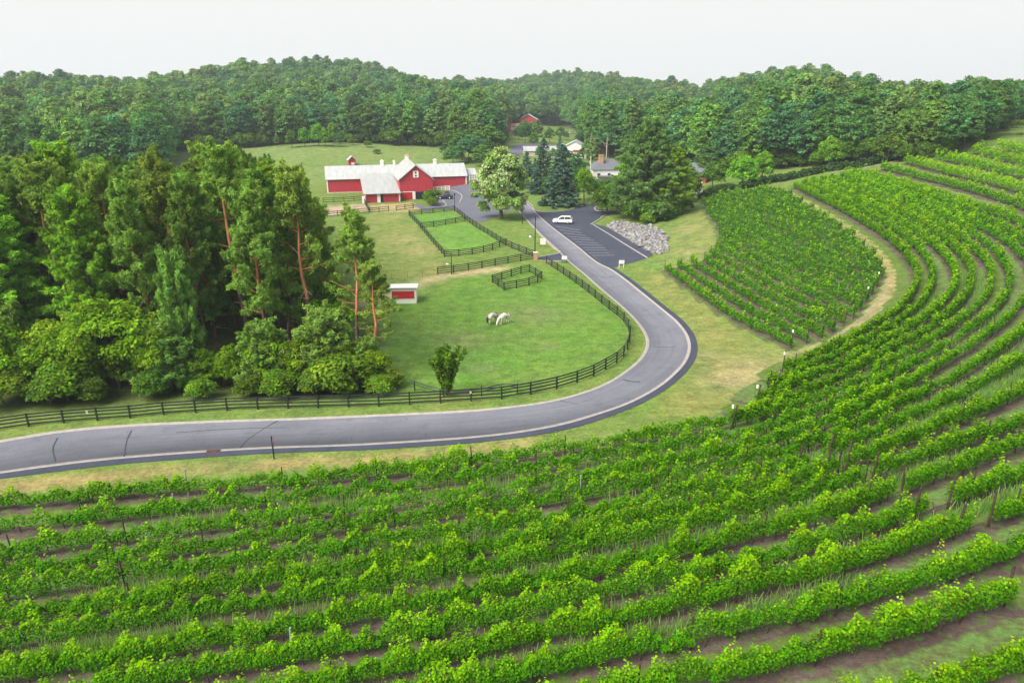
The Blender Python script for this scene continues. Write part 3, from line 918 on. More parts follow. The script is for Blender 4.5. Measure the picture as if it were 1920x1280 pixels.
def smooth_noise(rng, s, wl):
    x = np.arange(0, s[-1] + 4 * wl, wl)
    return np.interp(s, x, rng.uniform(-1, 1, len(x)))

def vine_row(name, P, label, group, seed, base=(.094, .262, .026), hmax=1.75, young=0.0, width=.25, dens=1.0, gap=True, step=6.0, tagged=False, k_end=True):
    rng = np.random.default_rng(seed)
    Lp = np.concatenate([[0], np.cumsum(np.linalg.norm(np.diff(P, axis=0), axis=1))])
    mid_ = P[len(P) // 2]
    root = empty(name, (P[0][0], P[0][1], zat(*P[0])), 0, label, 'vine row', group)
    org = np.array(root.location)
    # leaves per metre fall off with distance from where the row is seen
    seg = np.arange(0, Lp[-1], 1.0)
    cx = np.interp(seg, Lp, P[:, 0]); cy = np.interp(seg, Lp, P[:, 1])
    dist = np.sqrt(cx ** 2 + cy ** 2 + 600)
    keep = np.abs(cx) < .80 * (cy * CP + 26 * SP) + 6
    per = np.interp(dist, [34, 50, 80, 130, 220], [800, 420, 200, 100, 54]) * dens
    sz = np.interp(dist, [34, 50, 80, 130, 220], [.105, .135, .19, .27, .37])
    vig = 1 + .3 * smooth_noise(rng, seg, 1.2) + .2 * smooth_noise(rng, seg, 7)
    if young: vig -= young * np.clip(.45 + smooth_noise(rng, seg, 2.2), 0, 1)
    if gap:
        g0, g1 = GAP; gd = (g1 - g0) / np.linalg.norm(g1 - g0)
        rel = np.stack([cx, cy], 1) - g0
        t_ = rel @ gd; side = rel[:, 0] * gd[1] - rel[:, 1] * gd[0]
        ing = (t_ > 0) & (t_ < np.linalg.norm(g1 - g0)) & (np.abs(side) < .85)
    else: ing = np.zeros(len(seg), bool)
    n = np.where(keep & ~ing, per * np.clip(vig, .15, 1.5), 0).astype(int)
    s = np.repeat(seg, n) + rng.uniform(0, 1, n.sum())
    v = np.repeat(vig, n); size = np.repeat(sz, n)
    N_ = len(s)
    if N_ == 0: return root
    x = np.interp(s, Lp, P[:, 0]); y = np.interp(s, Lp, P[:, 1])
    t = tang(P); tx = np.interp(s, Lp, t[:, 0]); ty = np.interp(s, Lp, t[:, 1])
    # every vine is a fountain of shoots: fuller at the wire, ragged on top, trailing at the sides
    vine_ph = (s / 1.5) % 1.0
    bump = .5 + .5 * np.cos(2 * math.pi * (vine_ph - .5))
    nv = int(Lp[-1] / 1.5) + 3
    vh = rng.normal(1, .13, nv)[(s / 1.5).astype(int)]; vo = rng.normal(0, .09, nv)[(s / 1.5).astype(int)]
    top = hmax * (.72 + .26 * np.clip(v, .2, 1.4)) * (.80 + .22 * bump) * vh + .22 * np.interp(s, np.arange(0, Lp[-1] + 1, .3), rng.uniform(-1, 1, len(np.arange(0, Lp[-1] + 1, .3))))
    far = np.interp(np.repeat(dist, n), [85, 150], [0, 1]) * (1 if gap and width < .5 else 0)
    top = top * (1 + .22 * far)
    u = rng.beta(1.9, 1.25, N_)
    low = .22 + .3 * np.interp(s, np.arange(0, Lp[-1] + 1, .45), rng.uniform(0, 1, len(np.arange(0, Lp[-1] + 1, .45))))
    z = low + (top - low) * u
    shoot = rng.uniform(0, 1, N_) < .13
    sh = np.interp(s, np.arange(0, Lp[-1] + 1, .22), rng.uniform(0, 1, len(np.arange(0, Lp[-1] + 1, .22)))) ** 2
    z = np.where(shoot, top + rng.uniform(-.1, .8, N_) * sh, z)
    wz = width * (.55 + .75 * np.sin(math.pi * np.clip((z - .45) / np.maximum(top - .4, .2), 0, 1)) ** .7) * (.75 + .35 * v) * (1 + .3 * far)
    lat = rng.uniform(-1, 1, N_); lat = np.sign(lat) * np.abs(lat) ** .6 * wz
    lat = np.where(shoot, rng.normal(0, .12, N_) + .25 * np.sin(s * 2.1 + seed), lat) + vo
    nx, ny = -ty, tx
    X = x + nx * lat; Y = y + ny * lat
    Z = T(X, Y) + z
    C = np.stack([X, Y, Z], 1) - org
    nn = np.stack([nx * lat * 3.2, ny * lat * 3.2, .55 + .9 * (z > top * .85)], 1) + rng.normal(0, .55, (N_, 3))
    hh = np.clip((z - .5) / 1.4, 0, 1.15)
    tip = np.clip((hh - .55) * 1.3 + rng.normal(0, .28, N_), 0, 1)[:, None]
    col = tint(rng, base, N_, .2, .1) * (1 - tip) + tint(rng, (.30, .51, .045), N_, .16, .1) * tip
    rusty = rng.uniform(0, 1, N_) < .012
    col[rusty] = (.26, .17, .05)
    Vv, F, Cc = leaves(rng, C, nn, size, col.astype(np.float32), 1.15, .10)
    fo = link('foliage', npmesh('vine_foliage', Vv, F, [M['vine']], Cc), root)
    # stems, hose
    if dist.min() < 95:
        nt = 0
        for q in np.arange(.7, Lp[-1], 1.5):
            px_, py_ = np.interp(q, Lp, P[:, 0]), np.interp(q, Lp, P[:, 1])
            if px_ ** 2 + py_ ** 2 > 62 ** 2 or abs(px_) > .78 * py_ + 8 or nt > 90: continue
            nt += 1
            o = link('vine_trunk', trunk_me, root, Vector((px_, py_, zat(px_, py_))) - root.location)
            o.rotation_euler = (0, 0, rng.uniform(0, 6.28))
        hp = P[(np.abs(P[:, 0]) < .8 * P[:, 1] + 12) & (P[:, 0] ** 2 + P[:, 1] ** 2 < 75 ** 2)]
        if len(hp) > 4:
            hp = hp[::2]
            MB().tube(np.c_[hp, T(hp[:, 0], hp[:, 1]) + .42] - org, .016, 4).build('drip_hose', M['hose'], root)
    # stakes
    qs = list(np.arange(rng.uniform(1.5, 3), Lp[-1] - 1, step * rng.uniform(1.0, 1.3)))
    for q in qs:
        px_, py_ = np.interp(q, Lp, P[:, 0]), np.interp(q, Lp, P[:, 1])
        if px_ ** 2 + py_ ** 2 > 150 ** 2 or abs(px_) > .76 * py_ + 8: continue
        steel = rng.uniform() < .022
        o = link('post', steel_me if steel else stake_me, root, Vector((px_, py_, zat(px_, py_))) - root.location)
        o.rotation_euler = (rng.normal(0, .03), rng.normal(0, .03), 0); o.scale = (1, 1, rng.uniform(.88, 1.08))
    ends = [P[0], P[-1]]
    if ing.any():
        idx = np.nonzero(ing)[0]
        ends += [np.array([cx[max(idx[0] - 1, 0)], cy[max(idx[0] - 1, 0)]]), np.array([cx[min(idx[-1] + 1, len(cx) - 1)], cy[min(idx[-1] + 1, len(cx) - 1)]])]
    for q, e_ in enumerate(ends):
        if e_[0] ** 2 + e_[1] ** 2 > 170 ** 2 or abs(e_[0]) > .76 * e_[1] + 8: continue
        o = link('end_post', end_me if (q > 1 or k_end) else stake_me, root, Vector((e_[0], e_[1], zat(*e_))) - root.location)
        o.rotation_euler = (rng.normal(0, .05), rng.normal(.04, .05), 0)
        if tagged and q == (0 if gap else 1): link('tag', tag_me, root, o.location)
    return root

seen_k = set()
for k, P in ROWS:
    up = k in seen_k; seen_k.add(k)
    if up: lb = 'high vine row under the hilltop meadow, %s below the grass' % ORD[13 - k]
    elif k < 10: lb = 'long vine row curving round the dirt track, %s outward from the track' % ORD[k]
    else: lb = 'long vine row on the near slope, %s outward from the dirt track' % ORD[k]
    yng = .5 if 4 <= k <= 6 else (.3 if k in (7, 8) else .05)
    vine_row('vine_row', P, lb, 'vine rows on the curved hillside vineyard', 100 + k + 50 * up, young=yng if not up else 0, hmax=2.5 if up else 1.55 + .014 * k, dens=1.0 if k > 3 else 1.15,
             width=.60 if up else .19 + .004 * k, tagged=k in (0, 2, 3))
for n_, (i, P) in enumerate(BROWS):
    vine_row('vine_row', P, 'straight vine row in the walled-in lower block, %s from the paved road'.replace('walled-in ', '') % ORD[n_], 'straight vine rows in the lower block', 300 + i, base=(.08, .23, .03) if i < 9 else (.07, .215, .036),
             hmax=1.7, width=.17, dens=.75, gap=False, step=9.0, young=.25, k_end=False, tagged=n_ in (0, 7, 9))

# tall pale grass left standing between some of the lower rows
rng = np.random.default_rng(9)
parts = []
for k, f_, a, b, dn in [(10, .45, .0, .8, 12), (8, .4, .05, .7, 10), (5, .5, .1, .8, 6), (12, .5, .35, .9, 6), (13, .5, .25, .7, 8), (2, .5, .1, 1, 5), (3, .5, .2, .9, 3), (1, .4, .25, .8, 6), (7, .5, .3, 1, 4)]:
    P = dict(ROWS[:16])[k]; Q = dict(ROWS[:17])[k + 1]
    P = P[(P[:, 1] < 100) & (np.abs(P[:, 0]) < .78 * P[:, 1] + 6)]
    if len(P) < 5: continue
    Lp = np.concatenate([[0], np.cumsum(np.linalg.norm(np.diff(P, axis=0), axis=1))])
    s0, s1 = a * Lp[-1], b * Lp[-1]
    nb = int((s1 - s0) * dn * 18)
    s = rng.uniform(s0, s1, nb)
    w_ = np.interp(s, np.arange(0, Lp[-1] + 3, 3), rng.uniform(0, 1, len(np.arange(0, Lp[-1] + 3, 3))))
    s = s[rng.uniform(0, 1, nb) < w_ * 1.2]; nb = len(s)
    t = tang(P)
    x = np.interp(s, Lp, P[:, 0]); y = np.interp(s, Lp, P[:, 1])
    nx, ny = np.interp(s, Lp, t[:, 1]), -np.interp(s, Lp, t[:, 0])
    d = 1.0 * f_ * 2.1 + rng.normal(0, .33, nb)
    x, y = x + nx * d, y + ny * d
    h = rng.uniform(.3, .85, nb)
    bx = np.stack([x, y, T(x, y)], 1)
    lean = rng.normal(0, .22, (nb, 2))
    wd = rng.uniform(.010, .024, nb); an = rng.uniform(0, 6.28, nb)
    wv = np.stack([np.cos(an) * wd, np.sin(an) * wd, np.zeros(nb)], 1)
    tp = bx + np.c_[lean * h[:, None], h]
    V = np.stack([bx - wv, bx + wv, tp + wv * .6, tp - wv * .6], 1).reshape(-1, 3)
    cl = tint(rng, (.22, .37, .12), nb, .2, .08)
    parts.append((V, np.arange(nb * 4).reshape(nb, 4), np.repeat(cl, 4, 0)))
V, F, C = join(parts)
tag(link('tall_grass', npmesh('tall_grass', V, F, [M['vine']], C)), 'pale seeding grass standing in the alleys between vine rows', 'grass', kind='stuff')

# ------------------------------------------------------------------ board fences
def fence(px, label, spacing=3.0, h=1.32, rails=4, name='board_fence', m=None, pw=.14, plan=None, closed=False, rail_h=.13):
    m = m or M['black_rail']
    P = spline(ats(px), .3) if plan is None else plan
    L_ = np.linalg.norm(np.diff(P, axis=0), axis=1).sum()
    Q = resample(P, n=max(2, int(round(L_ / spacing)) + 1))
    root = empty(name, (Q[0][0], Q[0][1], zat(*Q[0])), 0, label, 'fence', 'board fences round the paddocks')
    o3 = np.array(root.location)
    pm = bpy.data.meshes.get('fence_post_%d' % int(h * 100 + pw * 1000)) or MB().box((0, 0, h / 2 - .05), (pw, pw, h + .2)).mesh('fence_post_%d' % int(h * 100 + pw * 1000), m)
    n_ = len(Q) - (1 if closed else 0)
    t = tang(Q)
    for i in range(n_):
        o = link('post', pm, root, Vector((Q[i][0], Q[i][1], zat(*Q[i]))) - root.location)
        o.rotation_euler = (0, 0, math.atan2(t[i][1], t[i][0]))
    nn = np.stack([-t[:, 1], t[:, 0]], 1) * (pw / 2 + .02)
    R_ = Q + nn
    z = T(R_[:, 0], R_[:, 1])
    for j in range(rails):
        zz = z + h * (.18 + .80 * j / max(rails - 1, 1)) - (.06 if j == rails - 1 else 0)
        mb = MB()
        C3 = np.c_[R_, zz] - o3
        V = np.concatenate([np.c_[C3[:, :2] + nn / (pw / 2 + .02) * a, C3[:, 2] + b] for a, b in ((-.018, -rail_h / 2), (-.018, rail_h / 2), (.018, rail_h / 2), (.018, -rail_h / 2))])
        k = len(C3); F = []
        for i in range(k - 1):
            for q in range(4):
                F.append((q * k + i, q * k + i + 1, ((q + 1) % 4) * k + i + 1, ((q + 1) % 4) * k + i))
        F += [(0, k, 2 * k, 3 * k), (k - 1, 4 * k - 1, 3 * k - 1, 2 * k - 1)]
        mb.add(V, F).build('rail', m, root)
    return root
MAINF = [(-90, 822), (-30, 812), (16, 804), (98, 795), (170, 789), (242, 784), (311, 777), (375, 773), (436, 769), (496, 767), (614, 764), (700, 762), (779, 758), (883, 752), (933, 749), (978, 742), (1018, 735),
         (1054, 726), (1085, 716), (1111, 706), (1133, 694), (1151, 684), (1165, 673), (1174, 661), (1180, 643), (1180, 622), (1172, 606), (1157, 591), (1137, 576), (1110, 554), (1080, 531), (1045, 507), (1024, 493)]
mf = fence(MAINF, 'long black board fence following the inner side of the curving road')
fence([(1002, 482), (976, 472), (950, 461), (915, 440), (882, 419), (860, 401), (853, 396)], 'black board fence running from the brick pillar towards the barn')
fence([(821, 515), (868, 509), (914, 501), (958, 493), (1000, 486)], 'black board fence along the sandy path west of the brick pillar')
fence([(833, 482), (874, 479), (913, 472), (949, 459)], 'black board fence closing the lower end of the green run')
fence([(767, 405), (785, 424), (808, 452), (833, 481)], 'black board fence down the long side of the green run', pw=.12)
fence([(789, 428), (830, 423), (872, 415)], 'black board fence dividing the two bright green runs')
fence([(768, 404), (810, 400), (852, 395)], 'black board fence at the barn end of the green run')
hx = ats([(923, 530), (946, 545), (995, 535), (1019, 525), (991, 509), (947, 522), (923, 530)])
fence(None, 'small six-sided black board pen standing alone in the paddock', plan=resample(hx, .05), closed=True, spacing=2.6)
fence([(614, 407), (660, 402), (700, 399), (729, 396)], 'weathered dark fence before the reddish barn lot', rails=3)
fence([(743, 395), (760, 393), (775, 391)], 'short dark fence beside the barn walk', rails=3)
fence([(684, 382), (688, 390), (693, 398)], 'short dark fence from the lean-to corner down to the lot', rails=3)
fence([(606, 380), (640, 379), (682, 376)], 'dark fence between the reddish lot and the green strip', rails=3)
M['rusty_wire'] = mat('rusty_wire_fence', (.30, .16, .10), .8, .2)
fence([(735, 524), (765, 521), (795, 518), (820, 515)], 'thin rusty wire fence beyond the run-in shed', h=1.1, rails=2, pw=.07, m=M['rusty_wire'], rail_h=.03)
# old sagging rails in front of the small multi-stemmed tree
sg_ = spline(ats([(772, 731), (800, 738), (850, 744), (905, 742), (945, 735), (978, 738)]), .5)
root = empty('sagging_rail', (sg_[0][0], sg_[0][1], zat(*sg_[0])), 0, 'broken sagging black rails beside the small bushy tree', 'fence', 'board fences round the paddocks')
o3 = np.array(root.location)
s_ = np.linspace(0, 1, len(sg_))
for hz_, nm in ((1.05, 'rail'), (.78, 'rail')):
    z = T(sg_[:, 0], sg_[:, 1]) + hz_ - .35 * np.sin(s_ * 3.14) + .06 * np.sin(s_ * 11)
    MB().tube(np.c_[sg_, z] - o3, .055, 5).build(nm, M['black_rail'], root)
for f in (.06, .38, .68, .98):
    q = sg_[int(f * (len(sg_) - 1))]
    MB().box((0, 0, .5), (.12, .12, 1.2)).build('post', M['black_rail'], root, loc=Vector((q[0], q[1], zat(*q))) - root.location)
for px_ in ((168, 789), (883, 752)):
    q = at(*px_)
    o = MB().box((0, -.12, 1.0), (.16, .03, .22)).box((0, -.14, 1.02), (.1, .02, .1), m=1).build('fence_reflector', [M['white'], M['signred']])
    o.location = (q[0], q[1], zat(*q))
    tag(o, 'small white and red reflector on the road fence ' + ('among the pine grove shrubs' if px_[0] < 200 else 'beside the small bushy tree'), 'reflector')

# ------------------------------------------------------------------ barn
def slab(mb, a, b, c, d, th, m=0):
    """roof slab through four corner points, thickened downwards"""
    V = [np.array(p, float) for p in (a, b, c, d)]
    n = np.cross(V[1] - V[0], V[3] - V[0]); n /= np.linalg.norm(n)
    if n[2] < 0: n = -n
    W_ = V + [p - n * th for p in V]
    return mb.add(W_, [(0, 1, 2, 3), (7, 6, 5, 4), (0, 4, 5, 1), (1, 5, 6, 2), (2, 6, 7, 3), (3, 7, 4, 0)], m)
def gable(mb, x0, x1, y0, y1, zb, ze, zr, along='x', m=0):
    if along == 'x':
        ym = (y0 + y1) / 2
        mb.prism([(y0, zb), (y1, zb), (y1, ze), (ym, zr), (y0, ze)], x0, x1, 'x', m)
    else:
        xm = (x0 + x1) / 2
        mb.prism([(x0, zb), (x1, zb), (x1, ze), (xm, zr), (x0, ze)], y0, y1, 'y', m)
    return mb
def gable_roof(mb, x0, x1, y0, y1, ze, zr, along='x', over=.45, th=.16, lift=.12, m=0):
    if along == 'x':
        ym = (y0 + y1) / 2; k = (zr - ze) / (ym - y0); e = ze - k * over
        for ys in (y0 - over, y1 + over):
            slab(mb, (x0 - over, ys, e + lift), (x1 + over, ys, e + lift), (x1 + over, ym, zr + lift), (x0 - over, ym, zr + lift), th, m)
    else:
        xm = (x0 + x1) / 2; k = (zr - ze) / (xm - x0); e = ze - k * over
        for xs in (x0 - over, x1 + over):
            slab(mb, (xs, y0 - over, e + lift), (xs, y1 + over, e + lift), (xm, y1 + over, zr + lift), (xm, y0 - over, zr + lift), th, m)
    return mb

w0 = at(615, 363)
barn = empty('barn', (w0[0], w0[1], 0), math.radians(13.7), 'big red barn with white metal roofs, long rear wing and front gable', 'barn')
mb = MB(); gable(mb, 0, 43, 0, 12, .35, 4.3, 7.5, 'x'); mb.build('wing_wall', M['red'], barn)
MB().box((21.5, 6, -.6), (43.1, 12.1, 1.9)).build('wing_base', M['stone'], barn)
mb = MB(); gable_roof(mb, 0, 43, 0, 12, 4.3, 7.5, 'x'); mb.build('wing_roof', M['roof'], barn)
mb = MB(); gable(mb, 20.3, 29.9, -18.5, 6.5, 2.2, 5.8, 9.6, 'y'); mb.build('gable_wall', M['red'], barn)
mb = MB().box((25.1, -6, .75), (9.5, 24.8, 2.88)); mb.build('stone_base', M['stone'], barn)
mb = MB(); gable_roof(mb, 20.3, 29.9, -18.5, 6.5, 5.8, 9.6, 'y', .5); mb.build('gable_roof', M['roof_old'], barn)
MB().box((22.2, -18.55, 1.05), (3.4, .14, 2.05)).build('lower_panel', M['red2'], barn)
MB().box((24.3, -18.6, 1.1), (.8, .16, 2.1)).build('door_board', M['white'], barn)
MB().box((22.5, -18.58, 2.2), (4.3, .18, .14)).build('sill_board', M['white'], barn)
d_ = MB().box((26.0, -18.52, 1.05), (2.3, .2, 2.1)).build('door', M['dark'], barn)
wf = MB()
for a, b, c_, d2_ in ((25.10, 7.95, 1.5, .18), (25.10, 6.3, 1.5, .18), (24.42, 7.12, .2, 1.7), (25.78, 7.12, .2, 1.7), (25.10, 7.12, 1.2, .3)):
    wf.box((a, -18.58, b), (c_, .12, d2_))
wf = wf.box((24.68, -18.56, 7.12), (.34, .1, 1.5)).box((25.52, -18.56, 7.12), (.34, .1, 1.5)).build('window', M['white'], barn)
MB().box((25.10, -18.53, 7.55), (.5, .08, .5)).box((25.10, -18.53, 6.7), (.5, .08, .5)).build('pane', M['glass'], wf)
# lean-to in front of the wing
mb = MB().prism([(-22, -.3), (-.1, -.3), (-.1, 5.2), (-22, 2.45)], 10.3, 19.9, 'x'); mb.build('lean_to_wall', M['red'], barn)
mb = MB(); slab(mb, (9.8, -22.7, 2.55), (20.25, -22.7, 2.55), (20.25, .2, 5.6), (9.8, .2, 5.6), .16); mb.build('lean_to_roof', M['roof_old'], barn)
MB().box((14.05, -22.05, 1.15), (.9, .14, 2.5)).build('door', M['white'], barn)
MB().box((14.9, -22.03, 1.15), (.75, .12, 2.5)).build('doorway', M['dark'], barn)
mb = MB()
for x, y, h in ((10.35, -22.02, 2.5), (19.85, -22.02, 2.5), (0.02, -.02, 4.2), (42.98, -.02, 4.2)): mb.box((x, y, h / 2 + .1), (.34, .16, h))
mb.build('corner_board', M['white'], barn)
mb = MB().box((9.8, -22.4, .9), (.8, .8, 2.0)); mb.build('feed_bin', M['white'], barn)
for x, sz in ((17.2, 1.0), (21.0, .65), (34, 1.0)):
    c = MB().box((x, 6, 8.0), (sz, sz, 1.3)).build('cupola', M['white'], barn)
    mb = MB(); mb.add([(x - sz * .65, 6 - sz * .65, 8.66), (x + sz * .65, 6 - sz * .65, 8.66), (x + sz * .65, 6 + sz * .65, 8.66), (x - sz * .65, 6 + sz * .65, 8.66), (x, 6, 8.66 + sz * .55)], [(0, 1, 4), (1, 2, 4), (2, 3, 4), (3, 0, 4), (3, 2, 1, 0)])
    mb.build('cap', M['brick'] if sz > 1 else M['white'], c)
c = MB().box((25.1, 6.2, 9.85), (1.1, 1.1, .9)).build('cupola', M['white'], barn)
mb = MB(); mb.add([(24.4, 5.5, 10.31), (25.8, 5.5, 10.31), (25.8, 6.9, 10.31), (24.4, 6.9, 10.31), (25.1, 6.2, 10.85)], [(0, 1, 4), (1, 2, 4), (2, 3, 4), (3, 0, 4), (3, 2, 1, 0)]); mb.build('cap', M['brick'], c)
mb = MB(); gable(mb, 43.3, 47, 4, 11, .3, 4.0, 5.6, 'x'); mb.build('end_shed', M['stone'], barn)
mb = MB(); gable_roof(mb, 43.6, 47, 4, 11, 4.0, 5.6, 'x', .3); mb.build('end_roof', M['roof'], barn)
tr = MB()
for i in range(5): tr.box((44.0 + i * .8, -.6, 2.2), (.16, .16, 4.4))
for j in range(5): tr.box((45.6, -.6, .8 + j * .8), (3.6, .14, .12))
tl = tr.build('trellis', M['white']); tl.matrix_world = Matrix.LocRotScale(barn.location, barn.rotation_euler, None)
tag(tl, 'white lattice trellis standing at the far end of the barn wing', 'trellis')
# white post and rail by the parked dark car
fence([(813, 358), (828, 357), (843, 356)], 'low white picket rail before the barn wing', h=1.25, rails=3, pw=.18, m=M['white'], spacing=1.3, rail_h=.2)

def house(name, px, w, d, hw, hr, rz, wm_, rm_, label, cat='house', along='x', z=None, over=.4, extras=None):
    q = at(*px); z = zat(*q) if z is None else z
    r = empty(name, (q[0], q[1], z), math.radians(rz), label, cat)
    mb = MB(); gable(mb, -w / 2, w / 2, 0, d, -.6, hw, hr, along); mb.build('wall', wm_, r)
    mb = MB(); gable_roof(mb, -w / 2, w / 2, 0, d, hw, hr, along, over); mb.build('roof', rm_, r)
    return r
# little shed on the field edge behind the barn
r = house('field_shed', (661, 311), 2.6, 3.0, 2.4, 3.6, 20, M['red'], M['roof'], 'tiny red shed with white roof on the field behind the barn', 'shed', 'y', over=.5)
MB().box((.2, -.06, .8), (1.2, .1, .9)).build('door', M['white'], r)
# run-in shed by the pines
q = at(757, 569)
r = empty('run_in_shed', (q[0], q[1], zat(*q)), math.radians(4), 'small white run-in shed with a red panel beside the pines', 'shed')
mb = MB().prism([(0, -.1), (2.6, -.1), (2.6, 2.2), (0, 2.5)], -1.9, 1.9, 'x'); mb.build('wall', M['white'], r)
mb = MB(); slab(mb, (-2.1, -.3, 2.55), (2.1, -.3, 2.55), (2.1, 2.9, 2.25), (-2.1, 2.9, 2.25), .1); mb.build('roof', M['white'], r)
MB().box((-.05, -.03, 1.35), (3.3, .08, 1.1)).build('panel', M['red2'], r)
# white house with brick chimney among the trees
q = at(1141, 345); zz = zat(*q)
hh = lambda ty: height_to(q[0], q[1], ty)
r = empty('white_house', (q[0], q[1], zz), math.radians(6), 'white house with grey hipped roof and tall brick chimney', 'house')
hw_ = hh(318)
MB().box((0, 5, hw_ / 2 - .3), (11, 10, hw_ + .6)).build('wall', M['white'], r)
mb = MB(); e = 5.9; hr_ = hh(303)
mb.add([(-e, -.5, hw_), (e, -.5, hw_), (e, 10.5, hw_), (-e, 10.5, hw_), (-2, 5, hr_ + .4), (2.5, 5, hr_ + .4)], [(0, 1, 5, 4), (1, 2, 5), (2, 3, 4, 5), (3, 0, 4), (3, 2, 1, 0)])
mb.build('roof', M['slate'], r)
c = MB().box((-2.2, 3.0, (hr_ + hh(292)) / 2 - 2.2), (1.4, 1.2, hh(292) - hr_ + 4)).build('chimney', M['brick'], r)
MB().box((-2.2, 3.0, hh(292) - .15), (1.65, 1.45, .25)).build('cap', M['brick'], c)
for x in (-3.5, 0, 3.5):
    w_ = MB().box((x, -.03, hw_ * .62), (1.2, .1, 1.5)).build('window', M['white'], r)
    MB().box((x, -.05, hw_ * .62), (.95, .1, 1.25)).build('pane', M['glass'], w_)
MB().box((0, -1.6, 2.7), (8, 3.2, .25)).build('porch_roof', M['slate'], r)
# flagpole
q = at(1106, 350)
o = MB().tube([(0, 0, 0), (0, 0, height_to(q[0], q[1], 292))], [.13, .07], 8).build('flagpole', M['white'])
o.location = (q[0], q[1], zat(*q)); tag(o, 'tall bare white flagpole beside the white house', 'flagpole')
r = house('dark_roofed_house', (1297, 348), 8, 7, 3.2, 6.3, -25, M['red'], M['slate'], 'dark-roofed red cottage half hidden behind the broad pine', 'house')
MB().box((2, -.05, 1.3), (2.2, .12, .9)).build('window', M['white'], r)
o = MB().prism([(-2.2, 0), (2.2, 0), (2.2, 1.3), (1.2, 1.9), (-1.2, 1.9), (-2.2, 1.3)], 0, 2.4, 'y').build('white_trailer', M['white'])
q = at(1308, 371); o.location = (q[0], q[1], zat(*q)); tag(o, 'white box trailer parked where the hedge begins', 'trailer')
# farm buildings at the head of the valley
r = house('far_barn', (945, 246), 9, 30, 6.0, 8.5, 26, M['red'], M['roof'], 'distant red barn with white roof against the dark wood', 'barn', 'y', over=.8)
r = house('gabled_barn', (990, 243), 12, 12, 6.6, 10.0, -4, M['red'], M['roof'], 'distant red barn whose white gable roof shows above dark trees', 'barn', 'y', over=.8)
r = house('pale_cottage', (968, 245), 9, 6, 2.6, 4.3, 4, M['white'], M['brick'], 'low pale cottage beside the distant red barn', 'house')
r = house('garden_shop', (1020, 294), 17, 9, 2.4, 4.0, 3, M['stone'], M['roof_old'], 'long low pale shop building behind the three spruces', 'shop building')
r = house('winery_building', (1077, 296), 11, 12, 4.2, 7.0, -8, M['white'], M['roof'], 'white farm building with red band and pale stacked roofs', 'building', 'y')
MB().box((1.5, -.2, 3.0), (4.5, .4, .7)).build('red_band', M['red2'], r)
mb = MB(); gable_roof(mb, -9.5, -3, 2, 11, 3.4, 5.6, 'y', .4); mb.build('side_roof', M['roof_old'], r)
MB().box((-6.2, 6.5, 1.4), (6.2, 8.6, 4.0)).build('side_wall', M['stone'], r)

# ------------------------------------------------------------------ vehicles
def bevelled(me, w=.06, seg=2):
    import bmesh
    b = bmesh.new(); b.from_mesh(me)
    bmesh.ops.bevel(b, geom=[e for e in b.edges if e.calc_face_angle(0) > .5], offset=w, segments=seg, affect='EDGES', clamp_overlap=True)
    b.to_mesh(me); b.free()
    return me
tyre_me = MB().tube([(0, -.11, 0), (0, .11, 0)], .34, 18).mesh('tyre', M['rubber'], True)
rim_me = MB().tube([(0, -.125, 0), (0, .125, 0)], .21, 14).mesh('rim', M['rim'], True)
def car(name, px, rz, paint, label, prof, cab, L_, wd=.92, hi=True):
    q = at(*px)
    r = empty(name, (q[0], q[1], zat(*q) + .04), math.radians(rz), label, 'car')
    me = MB().prism(prof, -wd, wd, 'y').mesh('body', paint); link('body', bevelled(me, .1), r)
    # greenhouse narrows upwards
    V = [(x, s * (wd - .08 - (z - cab[0][1]) * .22), z) for s in (-1, 1) for x, z in cab]
    n = len(cab)
    F = [tuple(range(n)), tuple(range(2 * n - 1, n - 1, -1))] + [(i, n + i, n + (i + 1) % n, (i + 1) % n) for i in range(n)]
    MB().add(V, F).build('glass', M['glass'], r)
    zt = max(z for _, z in cab); xs = [x for x, z in cab if z > zt - .06]
    link('roof', bevelled(MB().box(((min(xs) + max(xs)) / 2, 0, zt + .02), (max(xs) - min(xs) + .2, 2 * (wd - .24), .1)).mesh('roof', paint), .04), r)
    mb = MB()
    for s in (-1, 1):
        for x, z in cab:
            if z <= cab[0][1] + .02: continue
        for (xa, za), (xb, zb) in ((cab[0], cab[1]), (cab[-1], cab[-2]), (((cab[0][0] + cab[-1][0]) / 2, cab[0][1]), ((cab[0][0] + cab[-1][0]) / 2, zt))):
            mb.tube([(xa, s * (wd - .075), za), (xb, s * (wd - .075 - (zb - za) * .22), zb)], .055, 4)
    mb.build('pillar', paint, r)
    for x in (L_ * .3, -L_ * .29):
        for s in (-1, 1):
            w_ = link('wheel', tyre_me, r, (x, s * (wd - .1), .34)); link('rim', rim_me, w_)
    for s in (-1, 1):
        MB().box((L_ / 2 - .04, s * wd * .72, .78), (.1, .36, .14)).build('headlight', M['white'], r)
        MB().box((-L_ / 2 + .03, s * wd * .78, .95), (.1, .24, .22)).build('tail_light', M['signred'], r)
    return r
M['carwhite'] = mat('white_car_paint', (.8, .8, .82), .25, .5)
M['carblue'] = mat('dark_blue_car_paint', (.02, .03, .07), .2, .5)
M['carsilver'] = mat('silver_car_paint', (.45, .5, .55), .3, .5)
SUV = ([(-2.3, .32), (2.3, .32), (2.36, .62), (2.25, .95), (1.15, 1.08), (-2.25, 1.1), (-2.36, .75)], [(1.2, 1.05), (.35, 1.64), (-1.75, 1.66), (-2.22, 1.08)])
SED = ([(-2.3, .28), (2.3, .28), (2.35, .55), (2.2, .78), (1.0, .92), (-1.7, .95), (-2.3, .9), (-2.36, .6)], [(1.05, .9), (.25, 1.4), (-1.0, 1.42), (-1.8, .93)])
